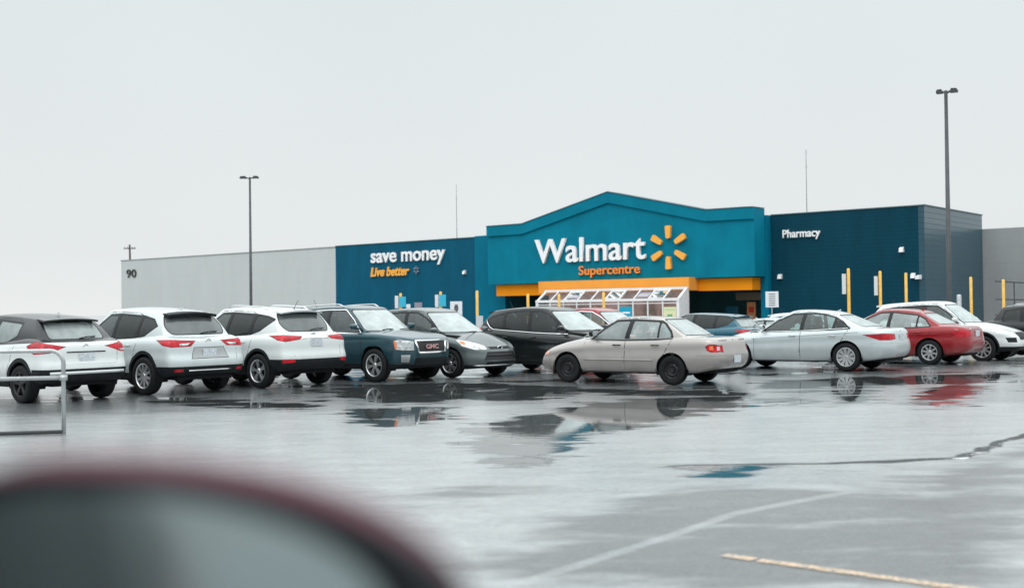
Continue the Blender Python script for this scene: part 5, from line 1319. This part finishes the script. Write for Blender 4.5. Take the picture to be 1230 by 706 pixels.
GREYP = paint('paint_grey', (.085, .11, .115), .4, .4)
TEALP = paint('paint_teal', (.012, .055, .075), .3, .35)
DARKP = paint('paint_charcoal', (.005, .009, .010), .2, .35, .9)
BLUEP = paint('paint_blue', (.001, .085, .13), .2, .3)
MAROON = paint('paint_maroon', (.13, .008, .022), .2, .3)
s = spec_kicks(WHITE, BLACKP); park('white crossover with black floating roof behind the corral rail', s, -8.75, 20.7, -s['wheelbase'] / 2, s['W'] / 2 - .03, AWAY, G1)
s = spec_cx(PEARL); park('pearl silver crossover with dark rear window, second from the left', s, -7.1, 22.4, -s['wheelbase'] / 2, s['W'] / 2 - .03, AWAY, G1)
s = spec_tucson(WHITE); park('white compact crossover with silver roof rails and low red reflectors', s, -5.25, 24.0, -s['wheelbase'] / 2, s['W'] / 2 - .03, AWAY, G1)
s = spec_terrain(TEALP); park('boxy dark teal sport utility with chrome framed grille facing right', s, -3.05, 25.6, s['wheelbase'] / 2, -s['W'] / 2 + .03, TOWARD, G1)
s = spec_mpv(GREYP); park('grey rounded compact people carrier with wide oval grille', s, -1.46, 26.9, s['wheelbase'] / 2, -s['W'] / 2 + .03, TOWARD, G1)
s = spec_mpv(DARKP); s['windows'] = [(n, p_, DARKG) for n, p_, m_ in s['windows']]; s['extras'] = s['extras'] + [ex_sidebar('window_trim', [(1.0, .955), (.5, .965), (0, .985), (-.5, 1.015), (-.95, 1.04), (-1.30, 1.065), (-1.42, 1.12), (-1.52, 1.22), (-1.60, 1.30)], .014, CHROME, .0)]; park('black people carrier with a chrome line under its windows', s, -.55, 29.15, -s['wheelbase'] / 2, -s['W'] / 2 + .03, TOWARD, G1)
s = spec_mpv(REDP, sealmat=3, seal=.02); park('dark red hatchback mostly hidden behind the black people carrier', s, 3.05, 32.6, 1.2, -.75, TOWARD, G1, False)
s = spec_corolla(BEIGE); park('beige four-door saloon with black steel wheels, standing across the lot centre', s, 3.17, 23.35, -s['wheelbase'] / 2, s['W'] / 2 - .03, AWAY + radians(3.5), G1)
s = spec_sonata(SILVER); park('silver saloon with sweeping roof and many-spoked rims', s, 7.88, 27.6, -s['wheelbase'] / 2, s['W'] / 2 - .03, AWAY + radians(1.5), G1)
s = spec_redsedan(REDP); park('bright red saloon parked behind the silver saloon', s, 10.78, 30.2, -s['wheelbase'] / 2, s['W'] / 2 - .03, AWAY, G1)
s = spec_suv(WHITE, wheelbase=2.8, xF=2.34, xR=-2.36, rim=(10, 'plain'),
    lamps=[('headlight', [(1.75, .9, .93), (1.85, .88, .82), (2.2, .7, .78), (2.3, .5, .78), (2.25, .5, .86), (2.0, .8, .93)], (1, .8, .1), CHROME), ('turn_signal', [(1.74, .9, .92), (1.80, .9, .86), (1.9, .88, .86), (1.82, .9, .92)], (1, .9, .1), PINKLENS),
           ('fog_light', [(2.05, .82, .66), (2.1, .8, .54), (2.28, .62, .54), (2.28, .62, .66)], (1, .6, 0), PLASTIC), ('tail_light', [(-1.85, .9, 1.08), (-1.95, .9, .95), (-2.2, .7, .95), (-2.2, .6, 1.05)], (-1, .8, 0), REDLENS)])
park('white sport utility with black lower trim nosing out behind the red saloon', s, 12.88, 32.0, s['wheelbase'] / 2, -s['W'] / 2 + .03, TOWARD, G1)
s = spec_terrain(DARKP); s.update(sealmat=2, wheelbase=2.95, xF=2.5, xR=-2.5); park('big black sport utility with bright roof rails at the right edge', s, 15.3, 37.6, -2.1, -.8, TOWARD, G1, False)
s = spec_suv(BLUEP, type='hatch', clad=0, rearmat=REARG); s['roof'] = [(a, z - .1) for a, z in s['roof']]
park('bright blue hatchback partly hidden between the beige and silver saloons', s, 7.2, 36.6, -2.0, .85, AWAY, G1, False)
s = spec_redsedan(SILVER); park('pale silver saloon showing only its roof behind the blue hatchback', s, 9.3, 39.5, .6, -.8, TOWARD, G1, False)
s = spec_suv(PEARL, clad=0); park('white crossover with dark side glass behind the roof of the silver saloon', s, 8.9, 42.5, -2.0, -.8, TOWARD, G1, False)
s = spec_redsedan(PEARL); park('pale saloon glimpsed between the grey and the black people carriers', s, -1.75, 38.5, 1.15, -.7, TOWARD, G1, False)
s = spec_suv(DARKP); park('dark crossover whose roof shows between the second and third cars', s, -9.6, 37.5, 0, 0, AWAY, G1, False)

# ------------------------------------------------------------------ the maroon sport utility whose door mirror fills the near corner
def ex_big_mirror(root, s, sy, exx, P):
    pass
s = spec_suv(MAROON, W=1.9, wheelbase=2.85, xF=2.3, xR=-2.4, R=.38, clad=0)
s['roof'] = [(a, z + .16) for a, z in s['roof']]; s['belt'] = [(a, z + .12) for a, z in s['belt']]; s['shoulder'] = [(a, z + .10 if a < 1.2 else z + .06) for a, z in s['shoulder']]
s['cowl'] = (1.1, .82, 1.17); s['tail'] = (-2.1, -1.95, 1.22)
up = lambda L_: [(n, [(x, z + .14) for x, z in p], m_) for n, p, m_ in L_]
s['windows'] = up(s['windows']); s['screen'] = [(y, z + .13) for y, z in s['screen']]; s['rearglass'] = [(y, z + .13) for y, z in s['rearglass']]
s['doors'] = [[(x, z + (.12 if z > 1 else 0)) for x, z in p] for p in s['doors']]
OWN = (-1.50, -.28)
s['screenmat'] = glass('glass_near_screen', (.90, .95, .94), 1.45, sheen=.02)
own = make_car('parked_car', 'maroon sport utility at the near left corner, its door mirror filling the foreground', 'car', OWN, radians(90), s, None)
for ch in [c for c in own.children if c.name.startswith('wing_mirror')]:
    if (sum((Vector(v) for v in ch.bound_box), Vector()) / 8).y < 0:
        for g in list(ch.children): bpy.data.objects.remove(g)
        bpy.data.objects.remove(ch)
# mirror built in world directions, centred on the glass
MC = Vector((-.228, .565, 1.391))
nrm = Vector((.02, -1, .10)).normalized(); ax = Vector((0, 0, 1)).cross(nrm).normalized(); ax = -ax if ax.x < 0 else ax; ay = nrm.cross(ax); ay = ay if ay.z > 0 else -ay
def mout(sc, n=2.05, k=56, dx=0, dy=0):
    out = []
    for i in range(k):
        a = 2 * pi * i / k; c, s_ = cos(a), sin(a)
        out.append((math.copysign(abs(c) ** (2 / n), c) * (.202 if c > 0 else .10) * sc + dx, math.copysign(abs(s_) ** (2 / n), s_) * .0885 * sc + dy))
    return out
def mring(bm, sc, dep, dx=0, dy=0): return [bm.verts.new(MC + ax * x + ay * y - nrm * dep - own.location) for x, y in mout(sc, dx=dx, dy=dy)]
def mrot(b): b.transform(Matrix.Rotation(-own.rotation_euler.z, 4, 'Z'))
b = bmesh.new()
R_ = [mring(b, s_, d_) for s_, d_ in ((.95, -.002), (.985, .000), (1.01, .012), (1.03, .035), (1.0, .07), (.86, .11), (.55, .14), (.1, .15))]
for A_, B_ in zip(R_, R_[1:]):
    for k in range(56): b.faces.new((A_[k], A_[(k + 1) % 56], B_[(k + 1) % 56], B_[k]))
mrot(b); mir = obj('wing_mirror', b, mat('mirror_maroon', (.085, .006, .022), .45, spec=.25), own, smooth=True)
b = bmesh.new(); R_ = [mring(b, s_, d_, x_, y_) for s_, d_, x_, y_ in ((.82, .012, 0, 0), (.85, -.004, 0, 0), (.985, -.012, .003, -.002), (1.01, -.004, .006, -.005), (1.005, .03, .006, -.005))]
for A_, B_ in zip(R_, R_[1:]):
    for k in range(56): b.faces.new((A_[k], A_[(k + 1) % 56], B_[(k + 1) % 56], B_[k]))
mrot(b); obj('mirror_bezel', b, PLASTIC, mir, smooth=True)
b = bmesh.new(); b.faces.new(mring(b, .83, .008)); mrot(b); obj('mirror_glass', b, mat('mirror_silver', (.30, .36, .37), .11, 1), mir)
b = bmesh.new(); tube(b, [MC + ax * -.085 - nrm * .05 - own.location, MC + Vector((-.22, -.02, -.05)) - own.location, MC + Vector((-.36, -.04, -.07)) - own.location], [.035, .03, .03], 10); mrot(b); obj('mirror_arm', b, PLASTIC, mir, smooth=True)
